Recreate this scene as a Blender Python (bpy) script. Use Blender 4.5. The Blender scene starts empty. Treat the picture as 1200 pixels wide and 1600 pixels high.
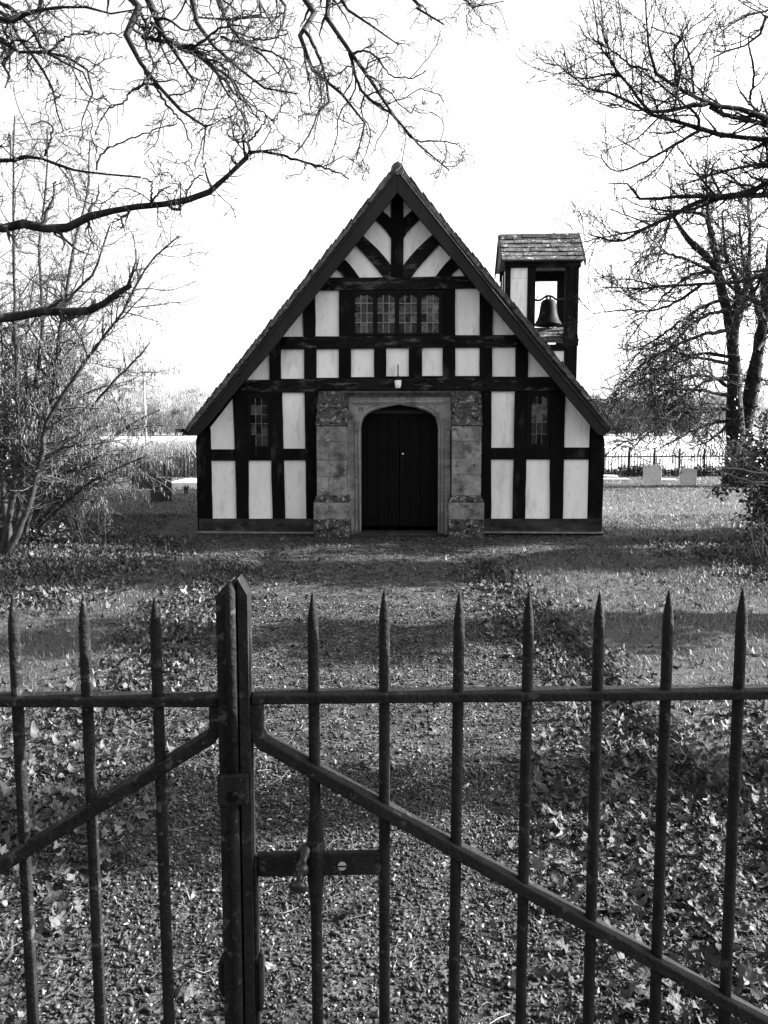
import bpy, math, random
import numpy as np
from mathutils import Vector, Matrix

random.seed(7)
RNG = np.random.default_rng(11)
R = math.radians
S = bpy.context.scene
COL = S.collection

# ------------------------------------------------------------------ camera, sky, sun, exposure
PITCH = R(5.71); FPX = 1200.0; CAM = np.array([0.0, 0.0, 1.6])
cd = bpy.data.cameras.new('camera'); cam = bpy.data.objects.new('camera', cd); COL.objects.link(cam)
cd.sensor_fit = 'VERTICAL'; cd.sensor_height = 24.0; cd.lens = 18.0
cd.clip_start = 0.05; cd.clip_end = 3000
cam.location = CAM; cam.rotation_euler = (R(90) - PITCH, 0, 0)
S.camera = cam
SUN_AZ, SUN_EL = R(83), R(27)          # azimuth clockwise from +Y (the viewing direction)
W = bpy.data.worlds.new('World'); S.world = W; W.use_nodes = True
wn = W.node_tree.nodes; wl = W.node_tree.links; wn.clear()
wo = wn.new('ShaderNodeOutputWorld'); bg = wn.new('ShaderNodeBackground')
sk = wn.new('ShaderNodeTexSky'); sk.sky_type = 'NISHITA'; sk.sun_disc = False
sk.sun_elevation = SUN_EL; sk.sun_rotation = SUN_AZ; sk.air_density = 1.3; sk.dust_density = 4.0; sk.ozone_density = 1.0
bw = wn.new('ShaderNodeRGBToBW')
wl.new(sk.outputs[0], bw.inputs[0]); wl.new(bw.outputs[0], bg.inputs[0]); wl.new(bg.outputs[0], wo.inputs[0])
bg.inputs[1].default_value = 0.09
sd = bpy.data.lights.new('sun', 'SUN'); sd.energy = 5.0; sd.angle = R(0.5); sd.color = (1, 1, 1)
sun = bpy.data.objects.new('sun', sd); COL.objects.link(sun)
SUNV = Vector((math.sin(SUN_AZ) * math.cos(SUN_EL), math.cos(SUN_AZ) * math.cos(SUN_EL), math.sin(SUN_EL)))
sun.rotation_euler = SUNV.to_track_quat('Z', 'Y').to_euler(); sun.location = (20, 4, 20)
S.view_settings.view_transform = 'Standard'; S.view_settings.look = 'None'
S.view_settings.exposure = 2.72; S.view_settings.gamma = 1.0; S.view_settings.use_curve_mapping = False
S.cycles.max_bounces = 6; S.cycles.diffuse_bounces = 3; S.cycles.glossy_bounces = 3
S.cycles.use_denoising = True

# ------------------------------------------------------------------ pixel -> place helpers (1200 x 1600 photograph)
cp, sp = math.cos(PITCH), math.sin(PITCH)
def ray(px, py):
    dx, dy = (px - 600) / FPX, (800 - py) / FPX
    return np.array([dx, cp + dy * sp, -sp + dy * cp])
def at(px, py, Y):
    d = ray(px, py); return CAM + d * (Y / d[1])
def ground_at(px, py, z=0.0):
    d = ray(px, py); return CAM + d * ((z - CAM[2]) / d[2])

# ------------------------------------------------------------------ materials (all grey: the photograph is black and white)
def g4(v): return (v, v, v, 1)
def grey(name, lo, hi, scale=6.0, detail=6, rough=0.8, spec=0.3, bump=0.0, bscale=40.0, stretch=(1, 1, 1), spots=None, tone=False,
         metal=0.0, contrast=(0.35, 0.65), trans=0.0, rand=0.0, vor=None):
    m = bpy.data.materials.new(name); m.use_nodes = True
    n, l = m.node_tree.nodes, m.node_tree.links; b = n['Principled BSDF']
    geo = n.new('ShaderNodeNewGeometry'); mp = n.new('ShaderNodeMapping'); mp.inputs['Scale'].default_value = stretch
    l.new(geo.outputs['Position'], mp.inputs[0])
    nz = n.new('ShaderNodeTexNoise'); nz.inputs['Scale'].default_value = scale; nz.inputs['Detail'].default_value = detail; nz.inputs['Roughness'].default_value = 0.62
    l.new(mp.outputs[0], nz.inputs[0])
    cr = n.new('ShaderNodeValToRGB'); e = cr.color_ramp.elements
    e[0].position, e[1].position = contrast; e[0].color = g4(lo); e[1].color = g4(hi)
    l.new(nz.outputs['Fac'], cr.inputs[0]); out = cr.outputs[0]
    for (tn, sc, th, wd) in (spots or []):
        z2 = n.new('ShaderNodeTexNoise'); z2.inputs['Scale'].default_value = sc; z2.inputs['Detail'].default_value = 5; z2.inputs['Roughness'].default_value = 0.6
        l.new(mp.outputs[0], z2.inputs[0])
        mr = n.new('ShaderNodeMapRange'); mr.inputs[1].default_value = th; mr.inputs[2].default_value = th + wd
        l.new(z2.outputs['Fac'], mr.inputs[0])
        mx = n.new('ShaderNodeMix'); mx.data_type = 'RGBA'; l.new(mr.outputs[0], mx.inputs[0]); l.new(out, mx.inputs[6]); mx.inputs[7].default_value = g4(tn)
        out = mx.outputs[2]
    if vor:
        sc, th, tn = vor
        v = n.new('ShaderNodeTexVoronoi'); v.inputs['Scale'].default_value = sc; v.inputs['Randomness'].default_value = 1.0
        l.new(geo.outputs['Position'], v.inputs[0])
        mr = n.new('ShaderNodeMapRange'); mr.inputs[1].default_value = th; mr.inputs[2].default_value = th * 0.75
        l.new(v.outputs['Distance'], mr.inputs[0])
        wnz = n.new('ShaderNodeSeparateColor'); l.new(v.outputs['Color'], wnz.inputs[0])
        gt = n.new('ShaderNodeMath'); gt.operation = 'GREATER_THAN'; gt.inputs[1].default_value = 0.62; l.new(wnz.outputs[0], gt.inputs[0])
        mu = n.new('ShaderNodeMath'); mu.operation = 'MULTIPLY'; l.new(mr.outputs[0], mu.inputs[0]); l.new(gt.outputs[0], mu.inputs[1])
        mx = n.new('ShaderNodeMix'); mx.data_type = 'RGBA'; l.new(mu.outputs[0], mx.inputs[0]); l.new(out, mx.inputs[6]); mx.inputs[7].default_value = g4(tn)
        out = mx.outputs[2]
    if tone or rand:
        if tone:
            at_ = n.new('ShaderNodeAttribute'); at_.attribute_name = 'tone'; src = at_.outputs['Fac']
        else:
            oi = n.new('ShaderNodeObjectInfo'); mr = n.new('ShaderNodeMapRange'); mr.inputs[3].default_value = 1 - rand; mr.inputs[4].default_value = 1 + rand
            l.new(oi.outputs['Random'], mr.inputs[0]); src = mr.outputs[0]
        vm = n.new('ShaderNodeVectorMath'); vm.operation = 'SCALE'; l.new(out, vm.inputs[0]); l.new(src, vm.inputs['Scale']); out = vm.outputs[0]
    l.new(out, b.inputs['Base Color'])
    b.inputs['Roughness'].default_value = rough; b.inputs['Specular IOR Level'].default_value = spec; b.inputs['Metallic'].default_value = metal
    if bump:
        z3 = n.new('ShaderNodeTexNoise'); z3.inputs['Scale'].default_value = bscale; z3.inputs['Detail'].default_value = 4
        l.new(mp.outputs[0], z3.inputs[0])
        bp = n.new('ShaderNodeBump'); bp.inputs['Strength'].default_value = bump; bp.inputs['Distance'].default_value = 0.01
        l.new(z3.outputs['Fac'], bp.inputs['Height']); l.new(bp.outputs[0], b.inputs['Normal'])
    if trans:
        tr = n.new('ShaderNodeBsdfTranslucent'); l.new(out, tr.inputs[0]); ms = n.new('ShaderNodeMixShader'); ms.inputs[0].default_value = trans
        l.new(b.outputs[0], ms.inputs[1]); l.new(tr.outputs[0], ms.inputs[2]); l.new(ms.outputs[0], n['Material Output'].inputs[0])
    return m

M = {}
M['timber'] = grey('tarred_timber', 0.0022, 0.006, 3.0, rough=0.8, spec=0.08, bump=0.5, bscale=30, stretch=(1, 1, 0.35), spots=[(0.030, 5, 0.56, 0.14), (0.0022, 14, 0.55, 0.1)])
M['beam'] = grey('weathered_beam', 0.003, 0.013, 4.0, rough=0.8, spec=0.08, bump=0.5, bscale=30, stretch=(0.4, 1, 1.5), spots=[(0.075, 9, 0.54, 0.14), (0.003, 13, 0.55, 0.1)])
M['sole'] = grey('weathered_sole', 0.006, 0.045, 5.0, rough=0.85, spec=0.2, bump=0.5, stretch=(0.5, 1, 1.2), spots=[(0.08, 9, 0.6, 0.12)])
M['board'] = grey('bargeboard_paint', 0.011, 0.018, 3.0, rough=0.6, spec=0.15, bump=0.15, stretch=(1, 1, 0.3))
M['plaster'] = grey('limewash_plaster', 0.72, 0.84, 3.2, rough=0.9, spec=0.15, bump=0.25, bscale=25, stretch=(1.6, 1.6, 0.45), spots=[(0.52, 2.6, 0.56, 0.16), (0.58, 14, 0.60, 0.12)], contrast=(0.3, 0.6))
M['stone'] = grey('limestone', 0.115, 0.25, 5.0, rough=0.9, spec=0.15, bump=0.6, bscale=45, spots=[(0.045, 3.2, 0.52, 0.14), (0.05, 11, 0.58, 0.1), (0.34, 24, 0.64, 0.03), (0.03, 33, 0.63, 0.04)], rand=0.12)
M['ashlar'] = grey('door_ashlar', 0.16, 0.30, 4.0, rough=0.9, spec=0.15, bump=0.35, bscale=45, spots=[(0.075, 3.5, 0.53, 0.16), (0.30, 12, 0.62, 0.1), (0.06, 14, 0.62, 0.08)], rand=0.12)
M['lichen'] = grey('lichened_coping', 0.02, 0.07, 10.0, rough=0.95, spec=0.1, bump=0.9, bscale=50, spots=[(0.20, 15, 0.57, 0.05), (0.010, 12, 0.55, 0.06), (0.30, 30, 0.64, 0.03)])
M['mortar'] = grey('mortar', 0.10, 0.22, 12.0, rough=0.95)
M['cornice'] = grey('cornice_stone', 0.03, 0.09, 9.0, rough=0.9, bump=0.4)
M['door'] = grey('door_paint', 0.0014, 0.0026, 5, rough=0.6, spec=0.08, bump=0.3, stretch=(1, 1, 0.2))
M['tymp'] = grey('door_head_paint', 0.010, 0.014, 5, rough=0.6)
M['iron_dark'] = grey('black_iron', 0.004, 0.010, 30, rough=0.6, spec=0.12, bump=0.2)
M['brass'] = grey('pale_metal', 0.4, 0.6, 30, rough=0.4, metal=0.6)
M['frame'] = grey('window_frame', 0.003, 0.006, 6, rough=0.65, spec=0.1)
M['lead'] = grey('lead_came', 0.16, 0.30, 20, rough=0.6, spec=0.4)
M['lead_dark'] = grey('lead_came_dark', 0.06, 0.15, 20, rough=0.6)
M['tile'] = grey('clay_tile', 0.025, 0.11, 9, rough=0.9, spec=0.2, bump=0.7, spots=[(0.24, 13, 0.6, 0.06), (0.012, 8, 0.6, 0.1)], rand=0.25)
M['tile_pale'] = grey('turret_tile', 0.016, 0.078, 14, rough=0.9, spec=0.2, bump=0.7, bscale=60, spots=[(0.38, 17, 0.6, 0.06), (0.03, 12, 0.6, 0.06)], rand=0.3)
M['verge'] = grey('verge_mortar', 0.035, 0.14, 16, rough=0.95, bump=0.9, spots=[(0.24, 11, 0.62, 0.05), (0.014, 14, 0.58, 0.06)])
M['bronze'] = grey('bell_bronze', 0.003, 0.007, 10, rough=0.6, spec=0.05, bump=0.15, spots=[(0.04, 7, 0.6, 0.1)])
M['lampglass'] = grey('lamp_glass', 0.80, 0.86, 3, rough=0.25)
M['gate'] = grey('gate_iron', 0.005, 0.011, 22, rough=0.75, spec=0.10, bump=0.45, bscale=120, spots=[(0.030, 42, 0.61, 0.05), (0.004, 30, 0.6, 0.08)])
M['gate_lichen'] = grey('gate_iron_lichened', 0.006, 0.013, 26, rough=0.8, spec=0.08, bump=0.6, bscale=130, spots=[(0.042, 36, 0.58, 0.05), (0.005, 60, 0.58, 0.06)])
M['knob'] = grey('worn_knob', 0.006, 0.012, 40, rough=0.36, spec=0.3, bump=0.1)
M['bark'] = grey('bark', 0.007, 0.028, 14, rough=0.9, spec=0.15, bump=0.8, bscale=30, stretch=(1, 1, 0.5), spots=[(0.06, 8, 0.6, 0.12)])
M['bark_ivy'] = grey('bark_dark', 0.004, 0.016, 9, rough=0.9, spec=0.15, bump=1.0, bscale=18)
M['twig'] = grey('twig_bark', 0.012, 0.035, 10, rough=0.85, spec=0.2)
M['hazel'] = grey('hazel_bark', 0.009, 0.035, 12, rough=0.8, spec=0.2, bump=0.4)
M['twig_pale'] = grey('twig_bark_pale', 0.016, 0.065, 10, rough=0.7, spec=0.3)
M['pale_stem'] = grey('pale_dead_stem', 0.12, 0.22, 14, rough=0.8)
M['catkin'] = grey('catkin', 0.10, 0.22, 20, rough=0.9, trans=0.2)
M['leaf_green'] = grey('evergreen_leaf', 0.016, 0.034, 8, rough=0.33, spec=0.5, tone=True)
M['leaf_fallen'] = grey('fallen_leaf', 0.6, 1.2, 30, rough=0.65, spec=0.2, tone=True, trans=0.08, bump=0.5, bscale=80)
M['leaf_one'] = grey('fallen_leaf_single', 0.018, 0.062, 28, rough=0.65, spec=0.2, rand=0.6, trans=0.08, bump=0.6, bscale=80)
M['gravel'] = grey('flint_gravel', 0.7, 1.15, 70, rough=0.65, spec=0.2, tone=True)
M['grass'] = grey('grass_blade', 0.85, 1.15, 3, rough=0.5, spec=0.3, tone=True, trans=0.25)
M['straw'] = grey('litter_stick', 0.9, 1.1, 9, rough=0.7, tone=True)
M['grave_pale'] = grey('pale_headstone', 0.34, 0.46, 12, rough=0.9, bump=0.3, spots=[(0.20, 9, 0.6, 0.15)])
M['grave_dark'] = grey('dark_headstone', 0.012, 0.03, 12, rough=0.8, bump=0.3, spots=[(0.10, 10, 0.6, 0.15)])
M['marble'] = grey('white_marble', 0.55, 0.75, 9, rough=0.6)
M['terracotta'] = grey('pot_clay', 0.25, 0.36, 12, rough=0.8)
M['fieldm'] = grey('stubble', 0.22, 0.36, 0.35, detail=9, rough=0.95, stretch=(0.3, 1, 1))
M['hillm'] = grey('far_hill_grass', 0.10, 0.16, 0.03, detail=8, rough=0.95)
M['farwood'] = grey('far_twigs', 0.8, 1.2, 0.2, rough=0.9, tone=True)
M['reed'] = grey('dry_reed', 0.9, 1.1, 5, rough=0.7, tone=True, trans=0.2)
M['pole'] = grey('pole_wood', 0.18, 0.28, 5, rough=0.85)

def glass(name, lo, hi, rough):
    m = grey(name, lo, hi, 14, detail=8, rough=rough, spec=0.28, rand=0.7, bump=0.12, bscale=9, contrast=(0.4, 0.6)); return m
M['glass'] = glass('leaded_glass', 0.002, 0.012, 0.03)
M['glass_sky_tone'] = glass('leaded_glass_sky_tone', 0.01, 0.10, 0.05)  # paler base colour stands in for sky reflected in some panes

# ------------------------------------------------------------------ mesh helpers
def mesh_np(name, V, F, tone=None, smooth=False):
    """V (n,3); F list of int arrays (m,k)"""
    V = np.asarray(V, dtype=np.float32); F = [np.asarray(f, dtype=np.int32) for f in F if len(f)]
    me = bpy.data.meshes.new(name); me.vertices.add(len(V)); me.vertices.foreach_set('co', V.ravel())
    loops = np.concatenate([f.ravel() for f in F]); tot = np.concatenate([np.full(len(f), f.shape[1], dtype=np.int32) for f in F])
    start = np.concatenate([[0], np.cumsum(tot)[:-1]]).astype(np.int32)
    me.loops.add(len(loops)); me.loops.foreach_set('vertex_index', loops)
    me.polygons.add(len(tot)); me.polygons.foreach_set('loop_start', start)
    try: me.polygons.foreach_set('loop_total', tot)
    except Exception: pass
    if smooth: me.polygons.foreach_set('use_smooth', np.ones(len(tot), dtype=bool))
    if tone is not None:
        a = me.attributes.new('tone', 'FLOAT', 'POINT'); a.data.foreach_set('value', np.asarray(tone, dtype=np.float32))
    me.update(calc_edges=True)
    return me
def link(name, me, mat, parent=None, loc=None, rot=None):
    o = bpy.data.objects.new(name, me); COL.objects.link(o)
    if mat is not None and me is not None and not me.materials: me.materials.append(mat)
    if parent is not None: o.parent = parent
    if loc is not None: o.location = loc
    if rot is not None: o.rotation_euler = rot
    return o
def tag(o, label=None, cat=None, group=None, kind=None):
    if label: o['label'] = label
    if cat: o['category'] = cat
    if group: o['group'] = group
    if kind: o['kind'] = kind
    return o
def empty(name, loc, rz=0.0):
    o = bpy.data.objects.new(name, None); COL.objects.link(o); o.location = loc; o.rotation_euler = (0, 0, rz); o.empty_display_size = 0.2; return o

class MB:
    def __init__(s): s.v = []; s.f = []
    def add(s, vs, fs):
        n = len(s.v); s.v += [tuple(map(float, v)) for v in vs]; s.f += [tuple(i + n for i in f) for f in fs]; return s
    def box(s, x0, x1, y0, y1, z0, z1):
        return s.add([(x0, y0, z0), (x1, y0, z0), (x1, y1, z0), (x0, y1, z0), (x0, y0, z1), (x1, y0, z1), (x1, y1, z1), (x0, y1, z1)],
                     [(0, 3, 2, 1), (4, 5, 6, 7), (0, 1, 5, 4), (1, 2, 6, 5), (2, 3, 7, 6), (3, 0, 4, 7)])
    def hexa(s, lo, hi):
        """two quads of 4 points joined"""
        return s.add(list(lo) + list(hi), [(0, 3, 2, 1), (4, 5, 6, 7), (0, 1, 5, 4), (1, 2, 6, 5), (2, 3, 7, 6), (3, 0, 4, 7)])
    def prism(s, poly, y0, y1):
        """polygon in xz (any winding) extruded y0..y1"""
        a = sum(poly[i][0] * poly[(i + 1) % len(poly)][1] - poly[(i + 1) % len(poly)][0] * poly[i][1] for i in range(len(poly)))
        if a < 0: poly = poly[::-1]
        k = len(poly)
        vs = [(x, y0, z) for x, z in poly] + [(x, y1, z) for x, z in poly]
        return s.add(vs, [tuple(range(k)), tuple(range(2 * k - 1, k - 1, -1))] + [(i, i + k, (i + 1) % k + k, (i + 1) % k) for i in range(k)])
    def tube(s, pts, rad, sides=8, caps=True):
        pts = np.asarray(pts, float); rad = np.broadcast_to(np.asarray(rad, float), (len(pts),))
        v, q = tubes(pts[None], rad[None], sides)
        n0 = len(s.v); s.add(v, q.tolist())
        if caps:
            k = len(pts); s.f.append(tuple(n0 + i for i in range(sides))[::-1]); s.f.append(tuple(n0 + (k - 1) * sides + i for i in range(sides)))
        return s
    def build(s, name, mat, parent=None, smooth=False, bevel=0.0, loc=None, rot=None):
        me = bpy.data.meshes.new(name); me.from_pydata(s.v, [], s.f)
        if smooth: me.polygons.foreach_set('use_smooth', np.ones(len(me.polygons), dtype=bool))
        me.update(); o = link(name, me, mat, parent, loc, rot)
        if bevel:
            b = o.modifiers.new('bevel', 'BEVEL'); b.width = bevel; b.segments = 2; b.limit_method = 'ANGLE'; b.angle_limit = R(40)
        return o

def norm(a): return a / np.maximum(np.linalg.norm(a, axis=-1, keepdims=True), 1e-9)
def tubes(P, Rd, sides):
    """P (N,K,3) Rd (N,K) -> verts, quads"""
    P = np.asarray(P, float); N, K, _ = P.shape
    T = norm(np.gradient(P, axis=1)); mt = np.abs(norm(P[:, -1] - P[:, 0] + 1e-6))
    ref = np.zeros((N, 3)); ref[np.arange(N), np.argmin(mt, axis=1)] = 1
    A = norm(np.cross(T, np.broadcast_to(ref[:, None], T.shape))); B = np.cross(T, A)
    th = np.arange(sides) / sides * 2 * np.pi
    V = P[:, :, None] + Rd[:, :, None, None] * (A[:, :, None] * np.cos(th)[None, None, :, None] + B[:, :, None] * np.sin(th)[None, None, :, None])
    idx = np.arange(N * K * sides).reshape(N, K, sides)
    a = idx[:, :-1, :]; b = np.roll(a, -1, axis=2); d = idx[:, 1:, :]; c = np.roll(d, -1, axis=2)
    return V.reshape(-1, 3), np.stack([a, b, c, d], -1).reshape(-1, 4)
def merge(parts):
    V, F, n = [], {}, 0
    for v, f in parts:
        V.append(v); F.setdefault(f.shape[1], []).append(f + n); n += len(v)
    return np.concatenate(V), [np.concatenate(x) for x in F.values()]
def resample(pts, rad, K):
    pts = np.asarray(pts, float); rad = np.asarray(rad, float)
    d = np.r_[0, np.cumsum(np.linalg.norm(np.diff(pts, axis=0), axis=1))]; t = np.linspace(0, d[-1], K)
    return np.stack([np.interp(t, d, pts[:, i]) for i in range(3)], 1), np.interp(t, d, rad)
def smooth_path(pts, rad, per=4):
    """Catmull-Rom through the points"""
    P = np.asarray(pts, float); n = len(P); out, ro = [], []
    for i in range(n - 1):
        p0, p1, p2, p3 = P[max(i - 1, 0)], P[i], P[i + 1], P[min(i + 2, n - 1)]
        for j in range(per):
            t = j / per
            out.append(0.5 * ((2 * p1) + (-p0 + p2) * t + (2 * p0 - 5 * p1 + 4 * p2 - p3) * t * t + (-p0 + 3 * p1 - 3 * p2 + p3) * t ** 3)); ro.append(rad[i] * (1 - t) + rad[i + 1] * t)
    out.append(P[-1]); ro.append(rad[-1])
    return np.array(out), np.array(ro)
def spawn(P, Rd, cnt, L, ang=(30, 65), K=6, wander=0.25, up=0.0, rs=0.6, rtip=0.0015, t0=0.1, rmax=1.0, rmin=0.002, taper=0.5, bias=None, tpow=1.0):
    """grow cnt children from parents P (N,K,3); returns pts (cnt,K,3), radii"""
    N, KP, _ = P.shape
    ln = np.linalg.norm(np.diff(P, axis=1), axis=2).sum(1); i = RNG.choice(N, cnt, p=ln / ln.sum())
    t = t0 + (1 - t0) * RNG.random(cnt) ** tpow; x = t * (KP - 1.001); k = x.astype(int); f = (x - k)[:, None]
    pos = P[i, k] * (1 - f) + P[i, k + 1] * f; tan = norm(P[i, k + 1] - P[i, k])
    r0 = np.clip((Rd[i, k] * (1 - f[:, 0]) + Rd[i, k + 1] * f[:, 0]) * rs, rmin, rmax)
    perp = norm(np.cross(tan, RNG.normal(size=(cnt, 3)))); a = np.radians(RNG.uniform(ang[0], ang[1], cnt))[:, None]
    d = tan * np.cos(a) + perp * np.sin(a)
    if bias is not None: d = norm(d + np.asarray(bias))
    length = RNG.uniform(L[0], L[1], cnt) * (1 - taper * t)
    out = np.zeros((cnt, K, 3)); out[:, 0] = pos
    for s in range(1, K):
        d = norm(d + RNG.normal(size=(cnt, 3)) * wander + np.array([0, 0, up]))
        out[:, s] = out[:, s - 1] + d * (length / (K - 1))[:, None]
    w = np.linspace(0, 1, K)[None]
    return out, r0[:, None] * (1 - w) + np.minimum(rtip, r0)[:, None] * w

def rot_z(a):
    c, s_ = np.cos(a), np.sin(a); z = np.zeros_like(a); o = np.ones_like(a)
    return np.stack([np.stack([c, -s_, z], -1), np.stack([s_, c, z], -1), np.stack([z, z, o], -1)], -2)
def rot_x(a):
    c, s_ = np.cos(a), np.sin(a); z = np.zeros_like(a); o = np.ones_like(a)
    return np.stack([np.stack([o, z, z], -1), np.stack([z, c, -s_], -1), np.stack([z, s_, c], -1)], -2)
def rot_y(a):
    c, s_ = np.cos(a), np.sin(a); z = np.zeros_like(a); o = np.ones_like(a)
    return np.stack([np.stack([c, z, s_], -1), np.stack([z, o, z], -1), np.stack([-s_, z, c], -1)], -2)
def scatter(pv, pf, pos, rm, sc, tone):
    """merged copies of one little mesh"""
    pv = np.asarray(pv, float); pf = np.asarray(pf, int); N = len(pos)
    V = np.einsum('nij,nkj->nki', rm, pv[None] * np.asarray(sc).reshape(N, 1, -1)) + pos[:, None]
    F = (pf[None] + (np.arange(N) * len(pv))[:, None, None]).reshape(-1, pf.shape[1])
    return V.reshape(-1, 3), F, np.repeat(tone, len(pv))
def scat_join(name, items, mat, smooth=False, label=None, kind='stuff', parent=None):
    V, T, F, n = [], [], {}, 0
    for v, f, t in items:
        V.append(v); T.append(t); F.setdefault(f.shape[1], []).append(f + n); n += len(v)
    me = mesh_np(name, np.concatenate(V), [np.concatenate(x) for x in F.values()], np.concatenate(T), smooth)
    o = link(name, me, mat, parent); o['kind'] = kind
    if label: o['label'] = label
    return o

# value noise for terrain
def vnoise(x, y, seed=0):
    xi, yi = np.floor(x).astype(np.int64), np.floor(y).astype(np.int64); xf, yf = x - xi, y - yi
    def h(a, b):
        n = (a * 374761393 + b * 668265263 + seed * 974711) & 0x7fffffff; n = ((n ^ (n >> 13)) * 1274126177) & 0x7fffffff
        return ((n ^ (n >> 16)) & 0xffff) / 65535.0
    u, v = xf * xf * (3 - 2 * xf), yf * yf * (3 - 2 * yf)
    return (h(xi, yi) * (1 - u) + h(xi + 1, yi) * u) * (1 - v) + (h(xi, yi + 1) * (1 - u) + h(xi + 1, yi + 1) * u) * v
def fbm(x, y, s=0, o=3): return sum(vnoise(x * 2 ** i, y * 2 ** i, s + i) * 0.5 ** i for i in range(o)) / sum(0.5 ** i for i in range(o))
def sstep(a, b, x): t = np.clip((x - a) / (b - a), 0, 1); return t * t * (3 - 2 * t)

# ------------------------------------------------------------------ the ground: lawn, gravel path, field, hills
_re = np.array([ground_at(*p)[:2] for p in [(1330, 1420), (1200, 1300), (1100, 1205), (1010, 1120), (945, 1060), (850, 965), (792, 905), (775, 880)]])
_le = np.array([ground_at(*p)[:2] for p in [(-330, 1480), (-130, 1330), (0, 1235), (105, 1140), (215, 1050), (275, 970), (330, 905), (370, 878)]])
def path_edges(y):
    r = np.interp(y, _re[:, 1], _re[:, 0]); l = np.interp(y, _le[:, 1], _le[:, 0])
    w = 0.16
    r = r + (vnoise(y * 3.1, y * 0 + 3, 5) - 0.5) * w + (vnoise(y * 9, y * 0 + 8, 6) - 0.5) * 0.07
    l = l + (vnoise(y * 2.7, y * 0 + 9, 7) - 0.5) * w * 1.6 + (vnoise(y * 8, y * 0 + 2, 8) - 0.5) * 0.1
    ap = sstep(9.3, 11.0, y)                      # the gravel apron in front of the wall
    return l * (1 - ap) + -3.9 * ap, r * (1 - ap) + 3.5 * ap
def path_mask(x, y, soft=0.06):
    l, r = path_edges(y); return sstep(-soft, soft, np.minimum(x - l, r - x))
def terrain(x, y):
    base = np.where(y > 35, (y - 35) * 0.0065, 0.0)
    near = sstep(40, 25, y)
    m = path_mask(x, y); fade = sstep(11.6, 10.4, y)
    lip = 0.055 * (1 - m) * fade * sstep(0.0, 0.5, x) + 0.025 * (1 - m) * fade * (1 - sstep(0.0, 0.5, x))
    bumps = (fbm(x * 1.3, y * 1.3, 1) - 0.5) * 0.05 + (fbm(x * 7, y * 7, 4) - 0.5) * 0.022 * (1 - m * 0.6)
    flat = sstep(0.3, 1.2, np.maximum(np.abs(x - 0.2) - 3.4, np.abs(y - 17) - 4.8))
    return base + near * (lip + bumps * (0.25 + 0.75 * flat))
xs = np.unique(np.round(np.r_[np.linspace(-260, -40, 12), np.linspace(-40, -5, 36), np.linspace(-5, 5.4, 230), np.linspace(5.4, 40, 36), np.linspace(40, 260, 12)], 4))
ys = np.unique(np.round(np.r_[np.linspace(-40, 1.2, 25), np.linspace(1.2, 12.6, 250), np.linspace(12.6, 36, 60)], 4))
gx, gy = np.meshgrid(xs, ys); gz = terrain(gx, gy)
def grid_mesh(name, gx, gy, gz, attrs=None):
    h, w = gx.shape; idx = np.arange(h * w).reshape(h, w)
    q = np.stack([idx[:-1, :-1], idx[:-1, 1:], idx[1:, 1:], idx[1:, :-1]], -1).reshape(-1, 4)
    me = mesh_np(name, np.stack([gx, gy, gz], -1).reshape(-1, 3), [q], None, True)
    for k, a in (attrs or {}).items():
        at_ = me.attributes.new(k, 'FLOAT', 'POINT'); at_.data.foreach_set('value', a.astype(np.float32).ravel())
    return me
def ground_material():
    m = bpy.data.materials.new('ground_cover'); m.use_nodes = True; n, l = m.node_tree.nodes, m.node_tree.links; b = n['Principled BSDF']
    geo = n.new('ShaderNodeNewGeometry')
    def noise(sc, det=6): z = n.new('ShaderNodeTexNoise'); z.inputs['Scale'].default_value = sc; z.inputs['Detail'].default_value = det; z.inputs['Roughness'].default_value = 0.65; l.new(geo.outputs['Position'], z.inputs[0]); return z
    def ramp(src, a, b_, p0, p1):
        r = n.new('ShaderNodeValToRGB'); r.color_ramp.elements[0].color = g4(a); r.color_ramp.elements[1].color = g4(b_); r.color_ramp.elements[0].position = p0; r.color_ramp.elements[1].position = p1; l.new(src, r.inputs[0]); return r.outputs[0]
    def mix(f, a, c):
        x = n.new('ShaderNodeMix'); x.data_type = 'RGBA'; l.new(f, x.inputs[0]); l.new(a, x.inputs[6]); l.new(c, x.inputs[7]); return x.outputs[2]
    grass = mix(noise(2.2, 8).outputs['Fac'], ramp(noise(30, 8).outputs['Fac'], 0.006, 0.055, 0.38, 0.68), ramp(noise(60, 6).outputs['Fac'], 0.012, 0.085, 0.36, 0.66))
    v = n.new('ShaderNodeTexVoronoi'); v.inputs['Scale'].default_value = 75; l.new(geo.outputs['Position'], v.inputs[0])
    sc = n.new('ShaderNodeSeparateColor'); l.new(v.outputs['Color'], sc.inputs[0])
    pebb = ramp(sc.outputs[0], 0.004, 0.08, 0.2, 0.95)
    soil = ramp(noise(45, 8).outputs['Fac'], 0.002, 0.016, 0.36, 0.66)
    grav = mix(ramp(noise(5, 5).outputs['Fac'], 0, 1, 0.42, 0.62), pebb, soil)
    pa = n.new('ShaderNodeAttribute'); pa.attribute_name = 'path'
    l.new(mix(pa.outputs['Fac'], grass, grav), b.inputs['Base Color']); b.inputs['Roughness'].default_value = 0.9; b.inputs['Specular IOR Level'].default_value = 0.2
    bp = n.new('ShaderNodeBump'); bp.inputs['Strength'].default_value = 0.9; bp.inputs['Distance'].default_value = 0.02
    l.new(noise(55, 5).outputs['Fac'], bp.inputs['Height']); l.new(bp.outputs[0], b.inputs['Normal'])
    return m
gm = grid_mesh('ground', gx, gy, gz, {'path': path_mask(gx, gy, 0.12)})
tag(link('ground', gm, ground_material()), kind='structure')
fx, fy = np.meshgrid(np.linspace(-260, 260, 40), np.linspace(36, 236, 40))
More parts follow.
